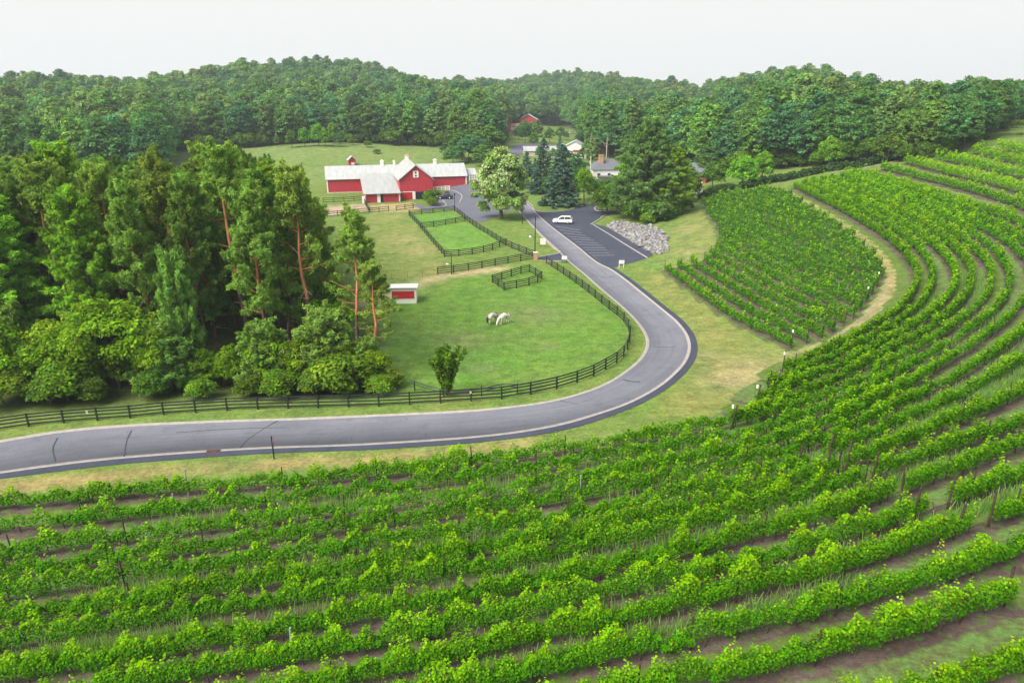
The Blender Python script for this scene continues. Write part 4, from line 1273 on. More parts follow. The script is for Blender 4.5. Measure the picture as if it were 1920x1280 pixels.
car('parked_car', (1055, 419), 170, M['carwhite'], 'white SUV parked at the top of the dark car park', *SUV, 4.7)
car('parked_car', (834, 373), 190, M['carblue'], 'dark blue car parked on the yard beside the barn', *SED, 4.6)
car('parked_car', (1051, 249), 150, M['carwhite'], 'tiny white car far off beyond the spruces', *SED, 4.6)
car('parked_car', (1073, 251), 20, M['carsilver'], 'tiny silver car far off near the dark wood', *SED, 4.6)

# ------------------------------------------------------------------ signs, lamps, drain
def board_sign(px, ty, w, h, label, pole=True, rz=0, red=False):
    q = at(*px); H_ = height_to(q[0], q[1], ty)
    r = empty('board_sign', (q[0], q[1], zat(*q)), math.radians(rz), label, 'sign')
    link('board', bevelled(MB().box((0, 0, H_ - h / 2), (w, .06, h)).mesh('board', M['white']), .012), r)
    if red:
        lt = MB()
        for i, (zz, ww) in enumerate(((.2, .5), (.34, .36), (.62, .55))): lt.box((0, -.035, H_ - zz * h), (ww * w, .012, .035))
        lt.build('lettering', M['signred'], r)
    for s in ((-1, 1) if w > .9 else (0,)):
        MB().box((s * w * .42, .05, (H_ - .1) / 2), (.09, .06, H_ + .1)).build('post', M['white'] if pole else M['post'], r)
board_sign((1018, 463), 447, 1.05, 1.25, 'upright white notice board on the lawn beside the car park road', False, red=True)
board_sign((1058, 493), 480, .95, .62, 'low white sign on the verge below the driveway stub', False)
board_sign((1165, 502), 488, .95, .62, 'white sign on a pale post at the foot of the car park')
board_sign((1050, 388), 378, .9, .8, 'round-edged white sign under the big blue spruce')
q = at(514, 860)
H_ = height_to(q[0], q[1], 818)
r = empty('stop_sign', (q[0], q[1], zat(*q)), math.radians(109), 'octagonal sign on a black post seen edge-on at the near verge', 'sign')
MB().tube([(0, 0, -.1), (0, 0, H_)], .06, 8).build('post', M['black_rail'], r)
oc = [(.42 * math.cos(math.pi / 8 + i * math.pi / 4), H_ - .55 + .42 * math.sin(math.pi / 8 + i * math.pi / 4)) for i in range(8)]
MB().prism(oc, -.09, -.07, 'y').build('face', M['signred'], r)
MB().prism(oc, -.065, -.055, 'y').build('back', M['signback'], r)
q = at(400, 848)
o = MB()
o.box((0, 0, .01), (1.15, .6, .08))
for i in range(7): o.box((-.48 + i * .16, 0, .06), (.06, .56, .03), m=1)
o = o.build('drain_grate', [M['rust'], M['dark']], loc=None)
o.location = (q[0], q[1], zat(*q) + .07); o.rotation_euler = (0, 0, math.radians(7)); tag(o, 'rusty drain grate set in the near road gutter', 'drain grate')
q = at(1004, 487)
r = empty('brick_pillar', (q[0], q[1], zat(*q)), 0, 'squat brick pillar where three fences meet by the driveway', 'pillar')
MB().box((0, 0, .65), (.75, .75, 1.4)).build('shaft', M['brick'], r)
MB().box((0, 0, 1.4), (.9, .9, .14)).build('cap', M['concrete'], r)
def lamp_post(px, ty, label, arm=0, r0=.09):
    q = at(*px); H_ = height_to(q[0], q[1], ty)
    r = empty('lamp_post', (q[0], q[1], zat(*q)), 0, label, 'lamp post')
    MB().tube([(0, 0, -.1), (0, 0, H_)], [r0, r0 * .75], 8).build('pole', M['black_rail'], r)
    if arm:
        a = MB().tube([(0, 0, H_ * .48), (arm * .6, 0, H_ * .54), (arm, 0, H_ * .52)], .04, 5).build('arm', M['black_rail'], r)
        MB().tube([(arm, 0, H_ * .52), (arm, 0, H_ * .49)], [.18, .26], 10).build('lamp_shade', M['white'], a)
    else:
        a = MB().tube([(0, 0, H_ - .05), (0, 0, H_ + .1), (0, 0, H_ + .38), (0, 0, H_ + .46)], [.1, .2, .22, .04], 8).build('lantern', M['black_rail'], r)
lamp_post((1003, 482), 405, 'tall black lamp post rising beside the brick pillar', -.9, .11)
lamp_post((979, 420), 384, 'black lamp post under the white-flowering tree')
lamp_post((853, 396), 366, 'slim black lamp post at the corner of the barn yard')
lamp_post((847, 515), 474, 'black lamp post behind the sandy path fence', -.7)

# ------------------------------------------------------------------ horses
def horse(px, rz, coat, mane, label, tail):
    """one skinned body, grazing; facing +X before rotation"""
    q = at(*px)
    r = empty('horse', (q[0], q[1], zat(*q)), math.radians(rz), label, 'horse')
    J = {'hip': (-.72, 0, 1.28), 'loin': (-.3, 0, 1.27), 'back': (.1, 0, 1.2), 'wither': (.5, 0, 1.26), 'neck1': (.82, 0, 1.05), 'neck2': (1.12, 0, .68), 'poll': (1.3, 0, .42), 'nose1': (1.36, 0, .2), 'nose2': (1.34, 0, .07)}
    R = {'hip': .30, 'loin': .31, 'back': .33, 'wither': .27, 'neck1': .20, 'neck2': .14, 'poll': .125, 'nose1': .095, 'nose2': .06}
    names = list(J); V = [J[n] for n in names]; rad = [R[n] for n in names]
    E_ = [(i, i + 1) for i in range(len(V) - 1)]
    def leg(root_i, pts, rr):
        k = root_i
        for p, rr_ in zip(pts, rr):
            V.append(p); rad.append(rr_); E_.append((k, len(V) - 1)); k = len(V) - 1
    for s in (-1, 1):
        leg(0, [(-.8, .17 * s, .98), (-.62, .18 * s, .76), (-.86, .18 * s, .5), (-.82 + .06 * s, .18 * s, .12), (-.74 + .06 * s, .18 * s, .02)], [.2, .13, .075, .05, .065])
        leg(3, [(.56, .16 * s, .92), (.56 + .05 * s, .16 * s, .55), (.58 + .09 * s, .16 * s, .12), (.63 + .09 * s, .16 * s, .02)], [.16, .075, .045, .06])
    for s in (-1, 1):
        leg(6, [(1.25, .08 * s, .52), (1.24, .1 * s, .58)], [.035, .015])
    me = bpy.data.meshes.new('horse_body'); me.from_pydata(V, E_, [])
    o = link('horse_body', me)
    md = o.modifiers.new('s', 'SKIN'); md.use_smooth_shade = True
    for i, v in enumerate(me.skin_vertices[0].data): v.radius = (rad[i], rad[i])
    me.skin_vertices[0].data[0].use_root = True
    o.modifiers.new('d', 'SUBSURF').levels = 2
    dg = bpy.context.evaluated_depsgraph_get()
    nm = bpy.data.meshes.new_from_object(o.evaluated_get(dg)); nm.materials.clear(); nm.materials.append(coat)
    bpy.data.objects.remove(o)
    link('body', nm, r)
    MB().tube([(-.98, 0, 1.28), (-1.12, 0, 1.1), (-1.14, 0, .7), (-1.1, 0, .32)], [.06, .10, .12, .05], 6).build('tail', tail, r, True)
    MB().tube([(.48, 0, 1.5), (.8, 0, 1.25), (1.12, 0, .86), (1.28, 0, .58)], [.04, .09, .08, .05], 5, flat=.7).build('mane', mane, r, True)
M['coat_white'] = mat('white_horse_coat', (.66, .62, .58), .8, .2, .08, 4)
M['coat_grey'] = mat('dappled_grey_coat', (.42, .37, .37), .8, .2, .3, 5)
M['hair_dark'] = mat('dark_horse_hair', (.02, .018, .025), .7, .2)
horse((924, 606), 50, M['coat_grey'], M['hair_dark'], 'grazing grey horse with black tail and mane', M['hair_dark'])
horse((944, 607), 228, M['coat_white'], M['coat_white'], 'grazing white horse head-down against the grey one', M['coat_white'])

# ------------------------------------------------------------------ rock bank beside the car park
rng = np.random.default_rng(5)
ROCKP = [(1139, 424), (1146, 416), (1165, 414), (1195, 421), (1222, 424), (1243, 432), (1251, 448), (1253, 464), (1247, 474), (1232, 478), (1212, 470), (1190, 457), (1165, 442), (1148, 432)]
rp = ats(ROCKP)
o = drape('rock_bed', ROCKP, M['rubble'], .05, 'dark rubble bed beneath the pale boulders'); o['kind'] = 'structure'
rock_mes = []
for i in range(7):
    import bmesh
    b = bmesh.new(); bmesh.ops.create_icosphere(b, subdivisions=2, radius=1)
    ax = rng.uniform(.7, 1.25, 3) * np.array([1, 1, .75])
    pl = [(rdir(rng, 1)[0], rng.uniform(.55, .9)) for _ in range(9)]
    for v in b.verts:
        p = np.array(v.co)
        for n_, d_ in pl:
            k_ = p @ n_
            if k_ > d_: p = p - n_ * (k_ - d_) * .9
        v.co = p * ax
    me = bpy.data.meshes.new('boulder'); b.to_mesh(me); b.free(); me.materials.append(M['rock']); rock_mes.append(me)
lo, hi = rp.min(0), rp.max(0); pts = []
tries = 0
while len(pts) < 270 and tries < 30000:
    tries += 1
    p = rng.uniform(lo, hi)
    if not inpoly(np.array([p[0]]), np.array([p[1]]), rp)[0]: continue
    r_ = rng.choice([rng.uniform(.25, .4), rng.uniform(.4, .8)])
    if any((p[0] - a) ** 2 + (p[1] - b_) ** 2 < (.8 * (r_ + c_)) ** 2 for a, b_, c_ in pts): continue
    pts.append((p[0], p[1], r_))
for x, y, r_ in pts:
    o = link('boulder', rock_mes[rng.integers(7)])
    o.location = (x, y, zat(x, y) + r_ * .28); o.scale = (r_, r_, r_ * rng.uniform(.7, 1.1)); o.rotation_euler = (rng.uniform(-.4, .4), rng.uniform(-.4, .4), rng.uniform(0, 6.28))
    tag(o, 'pale grey boulder in the rock bank beside the car park', 'boulder', 'boulders of the rock bank')

# ------------------------------------------------------------------ tree kinds
KIND = {}
def kind(name, made, h, leafm='leaf', woodm=None, rich=True):
    w_, (V, F, C) = made
    wm_ = w_.mesh(name + '_trunk', woodm or [M['bark'], M['orange_bark'], M['dead_wood']], True)
    cm = npmesh(name + '_crown', V, F, [M[leafm]], C)
    KIND[name] = (wm_, cm, h)
for i in range(4): kind('scots%d' % i, scots_pine(20 + i, 20, (.24, .30, .22, .34)[i], dens=(1.15, 1, 1.25, 1)[i]), 20, 'needle')
for i in range(4): kind('front%d' % i, scots_pine(30 + i, 20, (.40, .36, .44, .33)[i], dens=(.9, .95, .9, .85)[i], sparse=.6, open_=(.38, .34, .36, .42)[i], base=(.215, .34, .085)), 20, 'needle')
for i in range(3): kind('wpine%d' % i, white_pine(40 + i, 20, (3.9, 3.4, 3.6)[i], (.2, .3, .1)[i], nb=(84, 74, 92)[i]), 20, 'needle')
kind('bigpine', white_pine(55, 20, 5.2, .05, (.165, .315, .11), .13, 170, .04), 20, 'needle')
kind('sapling', white_pine(50, 8, 2.1, .06, (.18, .32, .082), .105, 70, .02), 8, 'needle')
kind('maple0', broad_tree(60, 10, 5.0, .02, 120, 120, .26, (.17, .31, .038), .24, .9), 10)
kind('maple1', broad_tree(61, 9, 4.0, .02, 95, 110, .26, (.16, .285, .036), .26, .9), 9)
kind('shrub', broad_tree(62, 4, 2.2, .0, 60, 90, .2, (.13, .235, .035), .38, .6, .08), 4)
kind('shrub1', broad_tree(63, 4, 1.9, .0, 54, 90, .2, (.10, .19, .035), .4, .5, .08), 4)
for i in range(2): kind('spruce%d' % i, spruce(70 + i, 14, 3.6, (.10, .185, .145), .26, 160), 14, 'needle')
WC = [(.105, .235, .085), (.135, .275, .07), (.085, .205, .098), (.16, .27, .09), (.11, .225, .068)]
for i in range(5): kind('wood%d' % i, broad_tree(80 + i, 20, (5.6, 5.0, 6.2, 4.2, 5.4)[i], (.0, .02, .0, .0, .02)[i], 200, 44, .45, WC[i], .22, 1.0), 20)
kind('woodpine', white_pine(86, 20, 3.6, .06, (.07, .125, .065), .5, 56), 20, 'needle')
kind('brightbush', broad_tree(88, 9, 4.4, .0, 110, 80, .32, (.15, .33, .045), .27, .9), 9)
kind('poplar', broad_tree(89, 24, 2.9, .38, 120, 60, .42, (.13, .25, .085), .3, .7), 24, woodm=[M['pale_bark']] * 3)
kind('greenbush', broad_tree(87, 9, 4.2, .0, 90, 70, .36, (.10, .205, .04), .3, .8), 9)

def tree(kd, x, y, h, label, cat='tree', group=None, name='tree', rz=None, wide=1.0, lean=(0, 0), rng=np.random.default_rng(77), z=None):
    wm_, cm, hh_ = KIND[kd]
    s = h / hh_
    rz = rng.uniform(0, 6.28) if rz is None else rz
    r = empty(name, (x, y, (zat(x, y) if z is None else z) - .1), rz, label, cat, group)
    r.rotation_euler = (lean[0], lean[1], rz)
    for nm, me in (('trunk', wm_), ('crown', cm)):
        o = link(nm, me, r); o.scale = (s * wide, s * wide, s)
    return r
def tree_px(kd, bx, by, ty, label, cat='tree', group=None, name='tree', wide=1.0, rz=None, lean=(0, 0)):
    q = at(bx, by)
    return tree(kd, q[0], q[1], height_to(q[0], q[1], ty) * (1.09 if 'wood' in kd or 'green' in kd else (.95 if kd[:5] in ('scots', 'front', 'wpine') else 1.0)), label, cat, group, name, rz, wide, lean)

# ---- pine grove on the inside of the bend
G = 'trees of the pine grove beside the road'
tree_px('front0', 472, 668, 268, 'tallest orange-trunked pine with a leaning trunk in the middle of the grove', 'pine tree', G, 'pine_tree', 1.0, .2, (0, -.06))
tree_px('front1', 352, 655, 285, 'orange-trunked pine with bare dead limbs low on its trunk', 'pine tree', G, 'pine_tree', 1.0, -.3, (0, -.05))
tree_px('front3', 258, 668, 300, 'slim dark-trunked pine beside the pine with dead limbs', 'pine tree', G, 'pine_tree', .9, .5, (0, -.04))
tree_px('front2', 584, 676, 312, 'broad round-headed pine at the field side of the grove', 'pine tree', G, 'pine_tree', .95, -.1)
tree_px('front1', 672, 684, 392, 'medium pine with twin pale stems near the paddock', 'pine tree', G, 'pine_tree', 1.0, .35)
tree_px('front3', 708, 700, 488, 'shortest orange-trunked pine at the paddock edge of the grove', 'pine tree', G, 'pine_tree', 1.3, -.4)
tree_px('wpine0', 50, 690, 352, 'yellow-green soft pine with layered boughs over the fence corner', 'pine tree', G, 'pine_tree', 1.2)
tree_px('wpine1', 168, 625, 256, 'bright pointed pine standing above the grove top', 'pine tree', G, 'pine_tree', 1.1)
tree_px('front0', 128, 668, 300, 'bushy pine behind the yellow-green layered pine', 'pine tree', G, 'pine_tree', 1.1, .1)
tree_px('wpine2', 520, 610, 300, 'dense green pine between the tallest pine and the round-headed one', 'pine tree', G, 'pine_tree', 1.1)
tree_px('scots3', 418, 600, 272, 'grey-green pine behind the tallest orange-trunked pine', 'pine tree', G, 'pine_tree', 1.1)
tree_px('sapling', 355, 700, 492, 'slender grey-green pine with a pale bare lower stem', 'pine tree', G, 'pine_tree', .5)
rg = np.random.default_rng(31)
GP = ats([(-90, 740), (60, 690), (300, 690), (560, 690), (655, 660), (620, 560), (560, 480), (470, 430), (330, 420), (150, 420), (-90, 430)])
pts = [tuple(at(a, b)) for a, b in ((472, 662), (352, 640), (258, 668), (592, 668), (672, 684), (722, 704), (45, 705), (168, 625), (128, 668), (520, 610), (418, 600))]
lo, hi = GP.min(0), GP.max(0); k = 0
for _ in range(4000):
    p = rg.uniform(lo, hi)
    if not inpoly(np.array([p[0]]), np.array([p[1]]), GP)[0]: continue
    if any((p[0] - a) ** 2 + (p[1] - b) ** 2 < 3.5 ** 2 for a, b in pts): continue
    pts.append(tuple(p))
    az_ = 960 + 1321 * p[0] / p[1]
    if az_ > 590: continue
    cap = np.interp(az_, [-100, 100, 240, 300, 330, 400, 470, 540, 600, 660], [315, 282, 298, 300, 330, 282, 278, 318, 372, 440])
    h = min(height_to(p[0], p[1], cap + rg.uniform(0, 40)), 21) * .95
    kd = ['scots0', 'scots1', 'scots2', 'scots3', 'scots1', 'wpine1', 'scots3'][rg.integers(7)]
    tree(kd, p[0], p[1], max(h, 7), 'pine inside the grove, partly hidden by the pines before it', 'pine tree', 'pines inside the grove', 'pine_tree', wide=rg.uniform(.8, 1.0), lean=tuple(rg.normal(0, .03, 2)), rng=rg)
    k += 1
for bx, by, ty, kd, wd, lb in [(225, 757, 548, 'maple0', 1.0, 'big bright green maple spreading behind the road fence'), (70, 768, 640, 'maple1', 1.0, 'dark leafy maple behind the fence near its far end'),
                               (128, 764, 668, 'shrub', 1.2, 'rounded green shrub between two maples behind the fence'), (335, 758, 640, 'sapling', 1.5, 'broad young pine with brownish lower twigs behind the fence'),
                               (420, 755, 668, 'maple1', .9, 'low leafy maple beside the broad young pine'), (500, 752, 612, 'sapling', 1.2, 'blue-green young pine above the fence shrubs'),
                               (545, 752, 640, 'maple1', .95, 'leafy green maple under the round-headed pine'), (618, 748, 590, 'sapling', 1.25, 'grey-green young pine under the medium pine'),
                               (640, 752, 655, 'shrub', 1.25, 'leafy shrub under the medium pine'), (690, 748, 640, 'sapling', 1.2, 'pale young pine at the paddock end of the shrubs'),
                               (590, 756, 690, 'shrub1', 1.3, 'dark low shrub against the fence boards'), (735, 738, 690, 'shrub', 1.3, 'yellow-green shrub where the grove meets the paddock'),
                               (470, 757, 700, 'shrub1', 1.4, 'low dark shrub behind the fence below the tallest pine'), (10, 775, 690, 'shrub', 1.3, 'green shrub at the very end of the road fence'),
                               (290, 760, 690, 'shrub1', 1.2, 'dense low shrub under the broad maple'), (180, 768, 705, 'shrub1', 1.2, 'dark low shrub near the fence reflector'), (380, 762, 705, 'shrub', 1.1, 'small leafy shrub between maple and young pine'),
     (140, 760, 606, 'maple1', 1.0, 'leafy maple at the fence-corner side of the big bright maple'), (305, 758, 606, 'maple0', .8, 'leafy maple crowding the pine side of the big bright maple'), (30, 765, 600, 'maple1', 1.0, 'dark maple under the yellow-green layered pine'),
     (440, 752, 640, 'maple0', .8, 'leafy maple under the tallest orange-trunked pine'), (575, 750, 628, 'maple1', .9, 'tall leafy shrub tree under the round-headed pine'), (665, 747, 640, 'maple1', .8, 'bright leafy sapling tree near the paddock end of the shrubs'),
     (525, 758, 690, 'shrub', 1.3, 'leafy shrub halfway along the shrub wall'), (645, 755, 700, 'shrub1', 1.4, 'dark shrub behind the fence near the sagging rails'), (712, 752, 700, 'shrub', 1.5, 'bright shrub between grove and sagging rails'), (95, 772, 700, 'shrub1', 1.4, 'dark shrub below the dark leafy maple')]:
    by = by - (14 if 'shrub' in kd else 30)                  # clear of the fence boards
    tree_px(kd, bx, by, ty, lb, 'pine tree' if kd == 'sapling' else ('shrub' if 'shrub' in kd else 'maple tree'), 'understorey along the road fence', {'sapling': 'pine_sapling', 'shrub': 'shrub', 'shrub1': 'shrub'}.get(kd, 'maple_tree'), wd)

rg = np.random.default_rng(44)
for bx, by, ty in [(120, 735, 600), (180, 720, 590), (300, 722, 610), (385, 738, 640), (430, 735, 650), (505, 728, 620), (550, 730, 640), (615, 722, 630), (645, 722, 640), (690, 730, 650), (20, 730, 575), (75, 735, 600), (335, 735, 660), (530, 640, 470), (420, 620, 500), (240, 735, 650), (712, 732, 660), (660, 738, 660), (400, 745, 670), (520, 742, 670), (200, 640, 500), (310, 600, 480), (90, 660, 480), (630, 650, 520)]:
    kd = ['sapling', 'maple1', 'wpine1', 'maple1', 'sapling'][rg.integers(5)]
    tree_px(kd, bx + rg.uniform(-8, 8), min(by, 722), ty + rg.uniform(-12, 12), 'half-grown %s filling the grove between tall pines and fence shrubs' % ('pine' if 'maple' not in kd else 'maple'), 'tree', 'half-grown trees inside the grove', 'young_tree', rg.uniform(.9, 1.3))

# ---- small multi-stemmed tree by the paddock fence
q = at(838, 741); H_ = height_to(q[0], q[1], 645)
w_ = MB(); rg = np.random.default_rng(3); parts = []
for i in range(26):
    a = i * 2.4; L_ = H_ * rg.uniform(.6, 1.0); sp = rg.uniform(.1, .42)
    e = np.array([math.cos(a) * sp * L_, math.sin(a) * sp * L_, L_])
    P = bent((0, 0, .05), e, 0, 4); P[1:3, :2] *= .75
    w_.tube(P, np.linspace(.05, .012, 4), 4, cap=False)
    for j in range(7):
        t = .12 + .86 * (j + .5) / 7
        c = np.array([np.interp(t, np.linspace(0, 1, 4), P[:, k_]) for k_ in range(3)])
        parts.append(pad(rg, c, (.38, .38, .42), 46, .2, (.10, .235, .035), 1.5, .5))
V, F, C = join(parts)
r = empty('small_tree', (q[0], q[1], zat(*q)), 0, 'small vase-shaped bushy tree standing alone in the paddock by the fence', 'tree')
w_.build('trunk', M['bark'], r); link('crown', npmesh('crown', V, F, [M['leaf']], C), r)

# ---- white-flowering tree by the yard
q = at(940, 410); H_ = height_to(q[0], q[1], 276)
rg = np.random.default_rng(12)
r = empty('flowering_tree', (q[0], q[1], zat(*q)), 0, 'large tree covered in white blossom between yard and road', 'tree')
w_ = MB(); w_.tube([(0, 0, -.1), (-.1, 0, 2.2), (.2, 0, 5), (0, 0, H_ * .8)], [.55, .42, .3, .08], 10, cap=False)
for i in range(12):
    a = i * 2.4; w_.tube(bent((0, 0, 2.5 + i * .5), (math.cos(a) * 4, math.sin(a) * 4, 5 + i * .8), -.3), np.linspace(.2, .04, 5), 5, cap=False)
w_.build('trunk', M['bark'], r)
V, F, C = broad_crown(rg, H_, 6.4, -3.2, 190, 150, .42, (.20, .31, .085), .23, .7)
link('crown', npmesh('crown', V, F, [M['leaf']], C), r)
cz, rz_ = (1.0 + H_) / 2, (H_ - 1.0) / 2
n = 15000
pick = rg.integers(0, len(V) // 4, n * 3)
c = V[pick * 4]
cl = np.sin(c[:, 0] * 1.1 + 1) + np.sin(c[:, 1] * 1.3) + np.sin(c[:, 2] * .9 + c[:, 0] * .5)
c = c[cl > -.9][:n]
nrm = c - np.array([0, 0, cz]); nrm /= np.linalg.norm(nrm, axis=1, keepdims=True)
bl = leaves(rg, c + nrm * .22, nrm + rg.normal(0, .4, c.shape), .34 * rg.uniform(.6, 1.3, len(c)), np.clip(tint(rg, (.47, .55, .34), len(c), .12, .03), 0, .8), 1.2)
link('blossom', npmesh('blossom', bl[0], bl[1], [M['leaf']], bl[2]), r)

# ---- trees and shrubs round the island, house and barn
tree_px('spruce0', 1052, 386, 270, 'biggest blue spruce beside the lawn island', 'spruce', 'blue spruces by the white house', 'spruce_tree', 1.45)
tree_px('spruce1', 1018, 362, 260, 'tall narrow blue spruce behind the biggest one', 'spruce', 'blue spruces by the white house', 'spruce_tree', 1.3)
tree_px('spruce0', 987, 352, 283, 'smaller blue spruce next to the white-flowering tree', 'spruce', 'blue spruces by the white house', 'spruce_tree', 1.35)
tree_px('spruce1', 1048, 335, 253, 'blue spruce rising before the white farm building', 'spruce', 'blue spruces by the white house', 'spruce_tree', .8)
tree_px('spruce0', 1003, 345, 296, 'low dark spruce filling the gap between two blue spruces', 'spruce', 'blue spruces by the white house', 'spruce_tree', 1.2)
tree_px('spruce1', 820, 347, 318, 'small dark spruce against the barn wing', 'spruce', None, 'spruce_tree', .95)
tree_px('maple1', 1095, 378, 312, 'golden-green tree beside the flagpole', 'tree', None, 'leafy_tree', .85)
tree_px('greenbush', 1070, 360, 315, 'dark round tree behind the biggest spruce', 'tree', None, 'leafy_tree', .9)
tree_px('greenbush', 1138, 396, 340, 'dark leafy tree between golden tree and broad pine', 'tree', None, 'leafy_tree', .85)
tree_px('greenbush', 1172, 404, 336, 'dark leafy tree under the broad pine', 'tree', None, 'leafy_tree', .9)
tree_px('bigpine', 1210, 410, 226, 'huge broad pine behind the rock bank, the dark half of the pair', 'pine tree', None, 'pine_tree', 1.12)
tree_px('wpine0', 1256, 404, 268, 'yellowish pine leaning against the huge broad pine', 'pine tree', None, 'pine_tree', 1.5)
tree_px('wpine0', 1178, 400, 282, 'lower pine on the house side of the huge broad pine', 'pine tree', None, 'pine_tree', 1.3)
for i, (bx, by, ty, wd) in enumerate([(1195, 414, 372, 1.3), (1228, 413, 366, 1.4), (1262, 405, 372, 1.3), (1283, 396, 368, 1.1), (1246, 414, 392, 1.5), (1215, 419, 396, 1.6), (1275, 404, 390, 1.2)]):
    tree_px(('greenbush', 'shrub')[i % 2], bx, by, ty, ['shrub at the foot of the huge broad pine above the boulders', 'leafy bush skirting the pines above the rock bank', 'green bush between pines and the grassy bank',
            'bright bush at the top of the grassy bank', 'low green bush just over the boulders', 'low spreading bush at the middle of the rock bank edge', 'low bright bush where bank and lawn meet'][i], 'shrub', 'bushes above the rock bank', 'shrub', wd)
tree_px('brightbush', 1391, 352, 290, 'bright round tree behind the hedge, the lighter of two', 'tree', None, 'leafy_tree', 1.0)
tree_px('brightbush', 1428, 342, 282, 'bright green tree directly beside the lighter round one', 'tree', None, 'leafy_tree', .9)
tree_px('brightbush', 1553, 316, 254, 'round dark green tree overhanging the hedge', 'tree', None, 'leafy_tree', .85)
for i, (bx, by, ty, wd) in enumerate([(838, 296, 268, 1.2), (866, 300, 248, 1.0), (895, 300, 258, 1.1), (850, 308, 275, 1.3), (918, 296, 236, 1.1), (880, 304, 256, 1.2), (930, 290, 246, 1.0), (905, 312, 272, 1.2)]):
    tree_px('wood%d' % (i % 3), bx, by, ty, ['round leafy tree at the west end of the clump beyond the barn', 'tallest leafy tree of the clump beyond the barn', 'leafy tree at the lane end of the clump beyond the barn',
            'low leafy tree at the front of the clump beyond the barn', 'dark tree between the clump and the distant lane', 'rounded tree in the middle of the clump beyond the barn', 'tree at the lane bend beyond the clump', 'low rounded tree just above the flowering tree'][i], 'tree', 'clump of trees beyond the barn', 'leafy_tree', wd * 1.75)
for i, (bx, by, ty, kd, wd) in enumerate([(636, 275, 252, 'wood2', 1.3), (598, 274, 230, 'brightbush', .8), (572, 275, 238, 'brightbush', .7), (548, 277, 246, 'greenbush', .8), (625, 270, 228, 'brightbush', .55), (610, 275, 240, 'brightbush', .7), (660, 272, 258, 'shrub', 1.2), (690, 276, 262, 'shrub', 1.2), (706, 288, 278, 'shrub', 1.6), (520, 275, 250, 'wood3', .9)]):
    tree_px(kd, bx, by, ty, ['dark round tree on the field knoll', 'brightest yellow-green tree in front of the wood', 'bright young tree before the wood', 'small bright tree before the wood', 'slim green tree before the dark wood', 'short bright bush-like tree before the wood',
            'low bush at the top of the field', 'spreading bush on the field slope', 'isolated green bush on the field behind the barn', 'dark small tree at the field corner'][i], 'tree', 'young trees along the top of the field', 'young_tree', wd)
for i, (bx, by, ty, wd) in enumerate([(985, 268, 232, 1.0), (1008, 268, 226, 1.1), (1030, 268, 240, 1.1), (1062, 262, 246, 1.0), (1000, 275, 250, 1.2), (1085, 280, 250, 1.0), (1110, 318, 262, 1.0)]):
    tree_px('wood%d' % ((i + 2) % 5), bx, by, ty, ['dark tree before the distant gabled barn', 'taller dark tree beside the distant gabled barn', 'round dark tree above the shop building', 'low dark tree near the distant parked cars',
            'dark tree close above the shop roof', 'green tree at the corner of the white farm building', 'green tree rising behind the flagpole'][i], 'tree', 'trees round the farm buildings', 'leafy_tree', wd * 1.25)
for i, (bx, by, ty, wd) in enumerate([(1012, 300, 274, 1.2), (1036, 300, 278, 1.2), (1058, 304, 276, 1.2), (1088, 306, 280, 1.2), (972, 262, 238, 1.3), (1104, 300, 262, 1.2), (1050, 262, 238, 1.2), (1072, 300, 286, 1.2), (950, 264, 246, 1.1), (984, 256, 227, 1.6), (1000, 256, 229, 1.6)]):
    tree_px('wood%d' % (i % 5), bx, by, ty, ['leafy tree hiding the west end of the shop', 'leafy tree hiding the middle of the shop', 'leafy tree between shop and white farm building', 'leafy tree hiding the foot of the white farm building', 'leafy tree before the low pale cottage',
            'leafy tree close behind the flagpole top', 'dark tree between the gabled barn and the far cars', 'low bushy tree before the white farm building', 'low tree at the foot of the distant red barn', 'tree right before the gabled barn wall', 'second tree right before the gabled barn wall, nearer the lane bend'][i], 'tree', 'trees round the farm buildings', 'leafy_tree', wd * 1.25)
q = at(805, 382)
for i, (bx, by, ty, wd) in enumerate([(806, 384, 352, .8), (812, 386, 366, 1.2), (800, 380, 364, .8), (822, 368, 360, 1.5), (838, 364, 357, 1.3)]):
    tree_px('shrub', bx, by, ty, ['climbing bush against the barn gable corner', 'yellow-green garden bush in the kerbed bed', 'green bush beside the barn door', 'clipped bush below the white picket rail', 'low clipped bush beside the parked blue car'][i], 'shrub', 'garden bushes by the barn', 'shrub', wd)

for i, (kd, bx, by, ty, wd) in enumerate([('greenbush', 1118, 372, 338, 1.2), ('greenbush', 1150, 388, 345, 1.2), ('wood2', 1080, 350, 292, 1.2), ('greenbush', 1128, 402, 352, 1.0), ('greenbush', 1030, 366, 330, 1.0), ('maple1', 1104, 366, 334, .9), ('wood1', 1282, 372, 300, 1.2),
                                          ('greenbush', 1290, 380, 322, .9), ('wood0', 1322, 340, 275, 1.3), ('greenbush', 1335, 352, 305, 1.1), ('wood4', 1180, 330, 262, 1.4), ('wood2', 1210, 335, 268, 1.4), ('greenbush', 960, 345, 318, .8)]):
    tree_px(kd, bx, by, ty, ['dark bushy tree before the white house wall', 'dense low tree closing the island drive', 'blue-green tree behind the biggest spruce', 'low tree at the mouth of the island drive', 'low green tree between two spruces', 'leafy tree just beside the flagpole foot',
            'green tree beside the dark-roofed cottage', 'bushy tree hiding the front of the dark-roofed cottage', 'tall tree behind the white trailer', 'rounded tree at the start of the hedge', 'tall tree behind the white house roof', 'blue-green tree behind the huge broad pine', 'low tree behind the white-flowering tree'][i], 'tree', 'trees round the white house', 'leafy_tree', wd)

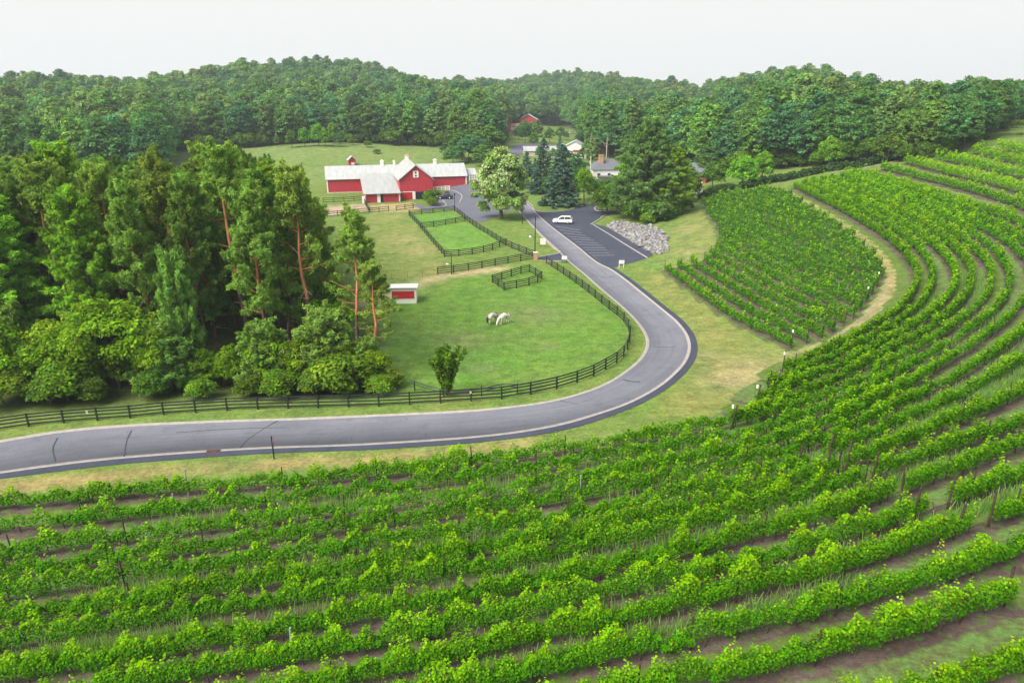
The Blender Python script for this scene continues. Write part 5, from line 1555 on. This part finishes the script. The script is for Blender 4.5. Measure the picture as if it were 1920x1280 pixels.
for i, (bx, by, ty) in enumerate([(1256, 318, 172), (1312, 305, 176), (1136, 318, 180), (1106, 310, 186), (1180, 310, 176), (1345, 300, 182), (1228, 306, 178), (1290, 312, 184)]):
    tree_px('poplar', bx, by, ty, ['tall pale-trunked poplar rising behind the yellowish pine', 'tall pale-trunked poplar above the dark-roofed cottage', 'tall poplar behind the chimney of the white house', 'tall poplar at the lane end of the poplar line', 'tall poplar behind the huge broad pine, house side',
            'tall poplar closest to the start of the vineyard hedge', 'tall poplar right behind the top of the huge broad pine', 'tall poplar between the yellowish pine and the dark-roofed cottage'][i], 'tree', 'tall poplars before the wood', 'poplar_tree', 1.25)

for i, (bx, by, ty, wd) in enumerate([(1850, 262, 246, 1.6), (1882, 246, 233, 1.5), (1906, 240, 222, 1.4), (1818, 268, 250, 1.5), (1865, 238, 226, 1.4), (1912, 256, 246, 1.3)]):
    tree_px('shrub', bx, by, ty, ['low bush on the light grassy slope above the top vine rows', 'round bush halfway up the light grassy slope', 'bush near the upper edge of the light grassy slope', 'bush where the grassy slope meets the wood', 'small bush close under the wood on the grassy slope', 'small bush just above the topmost vine row'][i], 'bush', 'bushes on the grassy slope', 'bush', wd)

# ---- hedge along the top of the vineyard
rg = np.random.default_rng(6)
HP = spline(ats([(1312, 376), (1345, 368), (1400, 357), (1450, 346), (1500, 336), (1560, 324), (1620, 316), (1690, 301), (1750, 290), (1800, 280)]), 1.0) + np.array([.6, 3.2])
parts = []
for i, p in enumerate(HP):
    for j in range(3):
        c = np.array([p[0] + rg.normal(0, .5), p[1] + rg.normal(0, .6), zat(*p) + rg.uniform(.5, 1.7)])
        parts.append(pad(rg, c, (.95, .9, .75), 40, .42, (.055, .115, .04), 1.5, .6))
V, F, C = join(parts)
o3 = np.array([HP[0][0], HP[0][1], zat(*HP[0])])
h_ = link('hedge', npmesh('hedge', V - o3, F, [M['leaf']], C)); h_.location = o3
tag(h_, 'long dark clipped hedge along the top of the vineyard', 'hedge')
tk = MB(); tk.ribbon(HP[38:75] - np.array([.4, 2.6]), 1.1, -.05, .03)
M['gravel'] = mat('grey_gravel', (.2, .185, .16), .95, .1, .3, 5)
tag(tk.build('farm_track', M['gravel']), 'pale gravel strip in front of the hedge', 'path', kind='structure')

# ---- edge of the woods: every tree that can be told apart
rg = np.random.default_rng(8)
count = 0
azs = np.arange(-20, 1960, 1.0)
fxy = np.stack([(azs - 960) / 1321 * np.interp(azs, FA, FY), np.interp(azs, FA, FY)], 1)
for rowi in range(3):
    E_ = resample(fxy, (6.0, 6.6, 7.2)[rowi])
    for p in E_:
        a_ = 960 + 1321 * p[0] / p[1]
        if 925 < a_ < 1085: continue
        y = p[1] + (1.5, 8, 15)[rowi] + rg.uniform(-2, 2.5); x = p[0] * y / p[1] + rg.uniform(-2, 2)
        right = a_ > 1000
        if rowi == 2 and not right: continue
        if 1110 < a_ < 1330 and rowi == 0 and rg.uniform() < .3: continue
        h = rg.uniform(15, 20) + (rowi * 1.5) if right else rg.uniform(16, 21)
        if 1085 < a_ < 1330: h = rng.uniform(21, 26)
        if a_ < 325: h = rng.uniform(19, 24)
        if a_ > 1780: h = rng.uniform(11, 16)
        if 1600 < a_ < 1780: h = rg.uniform(12, 15)
        kd = ['wood0', 'wood1', 'wood2', 'wood3', 'wood4', 'woodpine'][rg.choice(6, p=[.23, .22, .18, .15, .2, .02])]
        where = 'along the wooded edge above the curved vineyard and white house' if right else 'along the front of the wood beyond the field'
        shape = {'wood0': 'full leafy', 'wood1': 'fresh green leafy', 'wood2': 'blue-green leafy', 'wood3': 'narrow pale leafy', 'wood4': 'loose leafy', 'woodpine': 'dark pine'}[kd]
        tree(kd, x, y, h, '%s tree %s' % (shape, where), 'pine tree' if kd == 'woodpine' else 'tree', 'trees ' + where, 'forest_tree', wide=rg.uniform(1.0, 1.35), rng=rg)
        count += 1
for p in resample(fxy, 4.4):
    a_ = 960 + 1321 * p[0] / p[1]
    if a_ < 330 or 925 < a_ < 1300 or a_ > 1770: continue
    y = p[1] - 1.5 + rg.uniform(-1.5, 1.5); x = p[0] * y / p[1]
    right = a_ > 1000
    tree('greenbush' if rg.uniform() < .7 else 'shrub', x, y + (2.5 if right else 0), rg.uniform(4, 8), 'leafy bush at the foot of the wood ' + ('behind the vineyard hedge' if right else 'beyond the hay field'), 'bush',
         'bushes at the foot of the wood ' + ('behind the hedge' if right else 'beyond the field'), 'bush', wide=rg.uniform(.9, 1.3), rng=rg)

# ---- the woods behind, one mass
protos = bpy.data.collections.new('forest_kinds')
for i in range(5):
    w_, (V, F, C) = broad_tree(200 + i, 17, (6.0, 5.4, 6.6, 4.6, 5.8)[i], .12, 90, 44, .58, WC[i], .29, 1.0)
    tk = [len(V)]
    me = npmesh('forest_kind', V, F, [M['leaf']], C)
    protos.objects.link(bpy.data.objects.new('forest_kind', me))
w_, (V, F, C) = broad_tree(210, 18, 5.0, .12, 90, 44, .58, (.17, .28, .10), .29, 1.1)
protos.objects.link(bpy.data.objects.new('forest_kind', npmesh('forest_kind', V, F, [M['leaf']], C)))
rg = np.random.default_rng(17)
P = []
y = 190.0
while y < 1150:
    st = np.interp(y, [200, 500, 1000], [6.2, 6.6, 7.6])
    xs = np.arange(-.8 * y - 40, .8 * y + 40, st)
    P.append(np.stack([xs + rg.uniform(-.42, .42, len(xs)) * st, y + rg.uniform(-.42, .42, len(xs)) * st], 1))
    y += st
P = np.concatenate(P)
a_ = np.clip(960 + 1321 * P[:, 0] / P[:, 1], -900, 3200)
fy_ = np.interp(a_, FA, FY); hy_ = np.interp(a_, AZ, HY)
back_ = np.where((a_ > 925) & (a_ < 1085), 2, np.where(a_ > 1000, 21, 13))
keep = (P[:, 1] > fy_ + back_) & (P[:, 1] < hy_ + 110)
P = P[keep]
keep = ~((P[:, 0] < 60) & (P[:, 1] < 212))
P = P[keep]
me = bpy.data.meshes.new('forest'); me.vertices.add(len(P))
me.vertices.foreach_set('co', np.c_[P, T(P[:, 0], P[:, 1]) - .3].astype(np.float32).ravel())
a = me.attributes.new('size', 'FLOAT', 'POINT'); a.data.foreach_set('value', ((rg.normal(.98, .22, len(P))).clip(.5, 1.5) * np.interp(960 + 1321 * P[:, 0] / P[:, 1], [1480, 1620, 1800, 1920], [1, .8, .72, .6])).astype(np.float32))
a = me.attributes.new('turn', 'FLOAT', 'POINT'); a.data.foreach_set('value', rg.uniform(0, 6.28, len(P)).astype(np.float32))
fo = link('forest', me)
tag(fo, 'continuous leafy woods covering the hills all round the valley', 'forest', kind='stuff')
ng = bpy.data.node_groups.new('forest_scatter', 'GeometryNodeTree')
ng.interface.new_socket('Geometry', in_out='INPUT', socket_type='NodeSocketGeometry')
ng.interface.new_socket('Geometry', in_out='OUTPUT', socket_type='NodeSocketGeometry')
gi = ng.nodes.new('NodeGroupInput'); go = ng.nodes.new('NodeGroupOutput')
ip = ng.nodes.new('GeometryNodeInstanceOnPoints'); ci = ng.nodes.new('GeometryNodeCollectionInfo')
ci.inputs['Collection'].default_value = protos; ci.inputs['Separate Children'].default_value = True; ci.inputs['Reset Children'].default_value = True
ip.inputs['Pick Instance'].default_value = True
s1 = ng.nodes.new('GeometryNodeInputNamedAttribute'); s1.data_type = 'FLOAT'; s1.inputs['Name'].default_value = 'size'
s2 = ng.nodes.new('GeometryNodeInputNamedAttribute'); s2.data_type = 'FLOAT'; s2.inputs['Name'].default_value = 'turn'
cx_ = ng.nodes.new('ShaderNodeCombineXYZ')
k_ = ng.links.new
k_(gi.outputs[0], ip.inputs['Points']); k_(ci.outputs[0], ip.inputs['Instance'])
k_(s1.outputs[0], ip.inputs['Scale']); k_(s2.outputs[0], cx_.inputs[2]); k_(cx_.outputs[0], ip.inputs['Rotation'])
k_(ip.outputs[0], go.inputs[0])
md = fo.modifiers.new('scatter', 'NODES'); md.node_group = ng
print('forest', len(P))

# ------------------------------------------------------------------ evening haze over the valley
hm = bpy.data.materials.new('haze_air'); hm.use_nodes = True
hn = hm.node_tree.nodes; hl = hm.node_tree.links
hn.remove(hn['Principled BSDF'])
pv = hn.new('ShaderNodeVolumePrincipled')
pv.inputs['Density'].default_value = .00022
pv.inputs['Color'].default_value = (.78, .9, 1.0, 1)
pv.inputs['Anisotropy'].default_value = .1
hl.new(pv.outputs[0], hn['Material Output'].inputs['Volume'])
hz = MB().box((200, 1170, 60), (4190, 2520, 150)).build('haze', hm)
tag(hz, 'thin bluish evening haze softening the far hills', 'haze', kind='stuff')
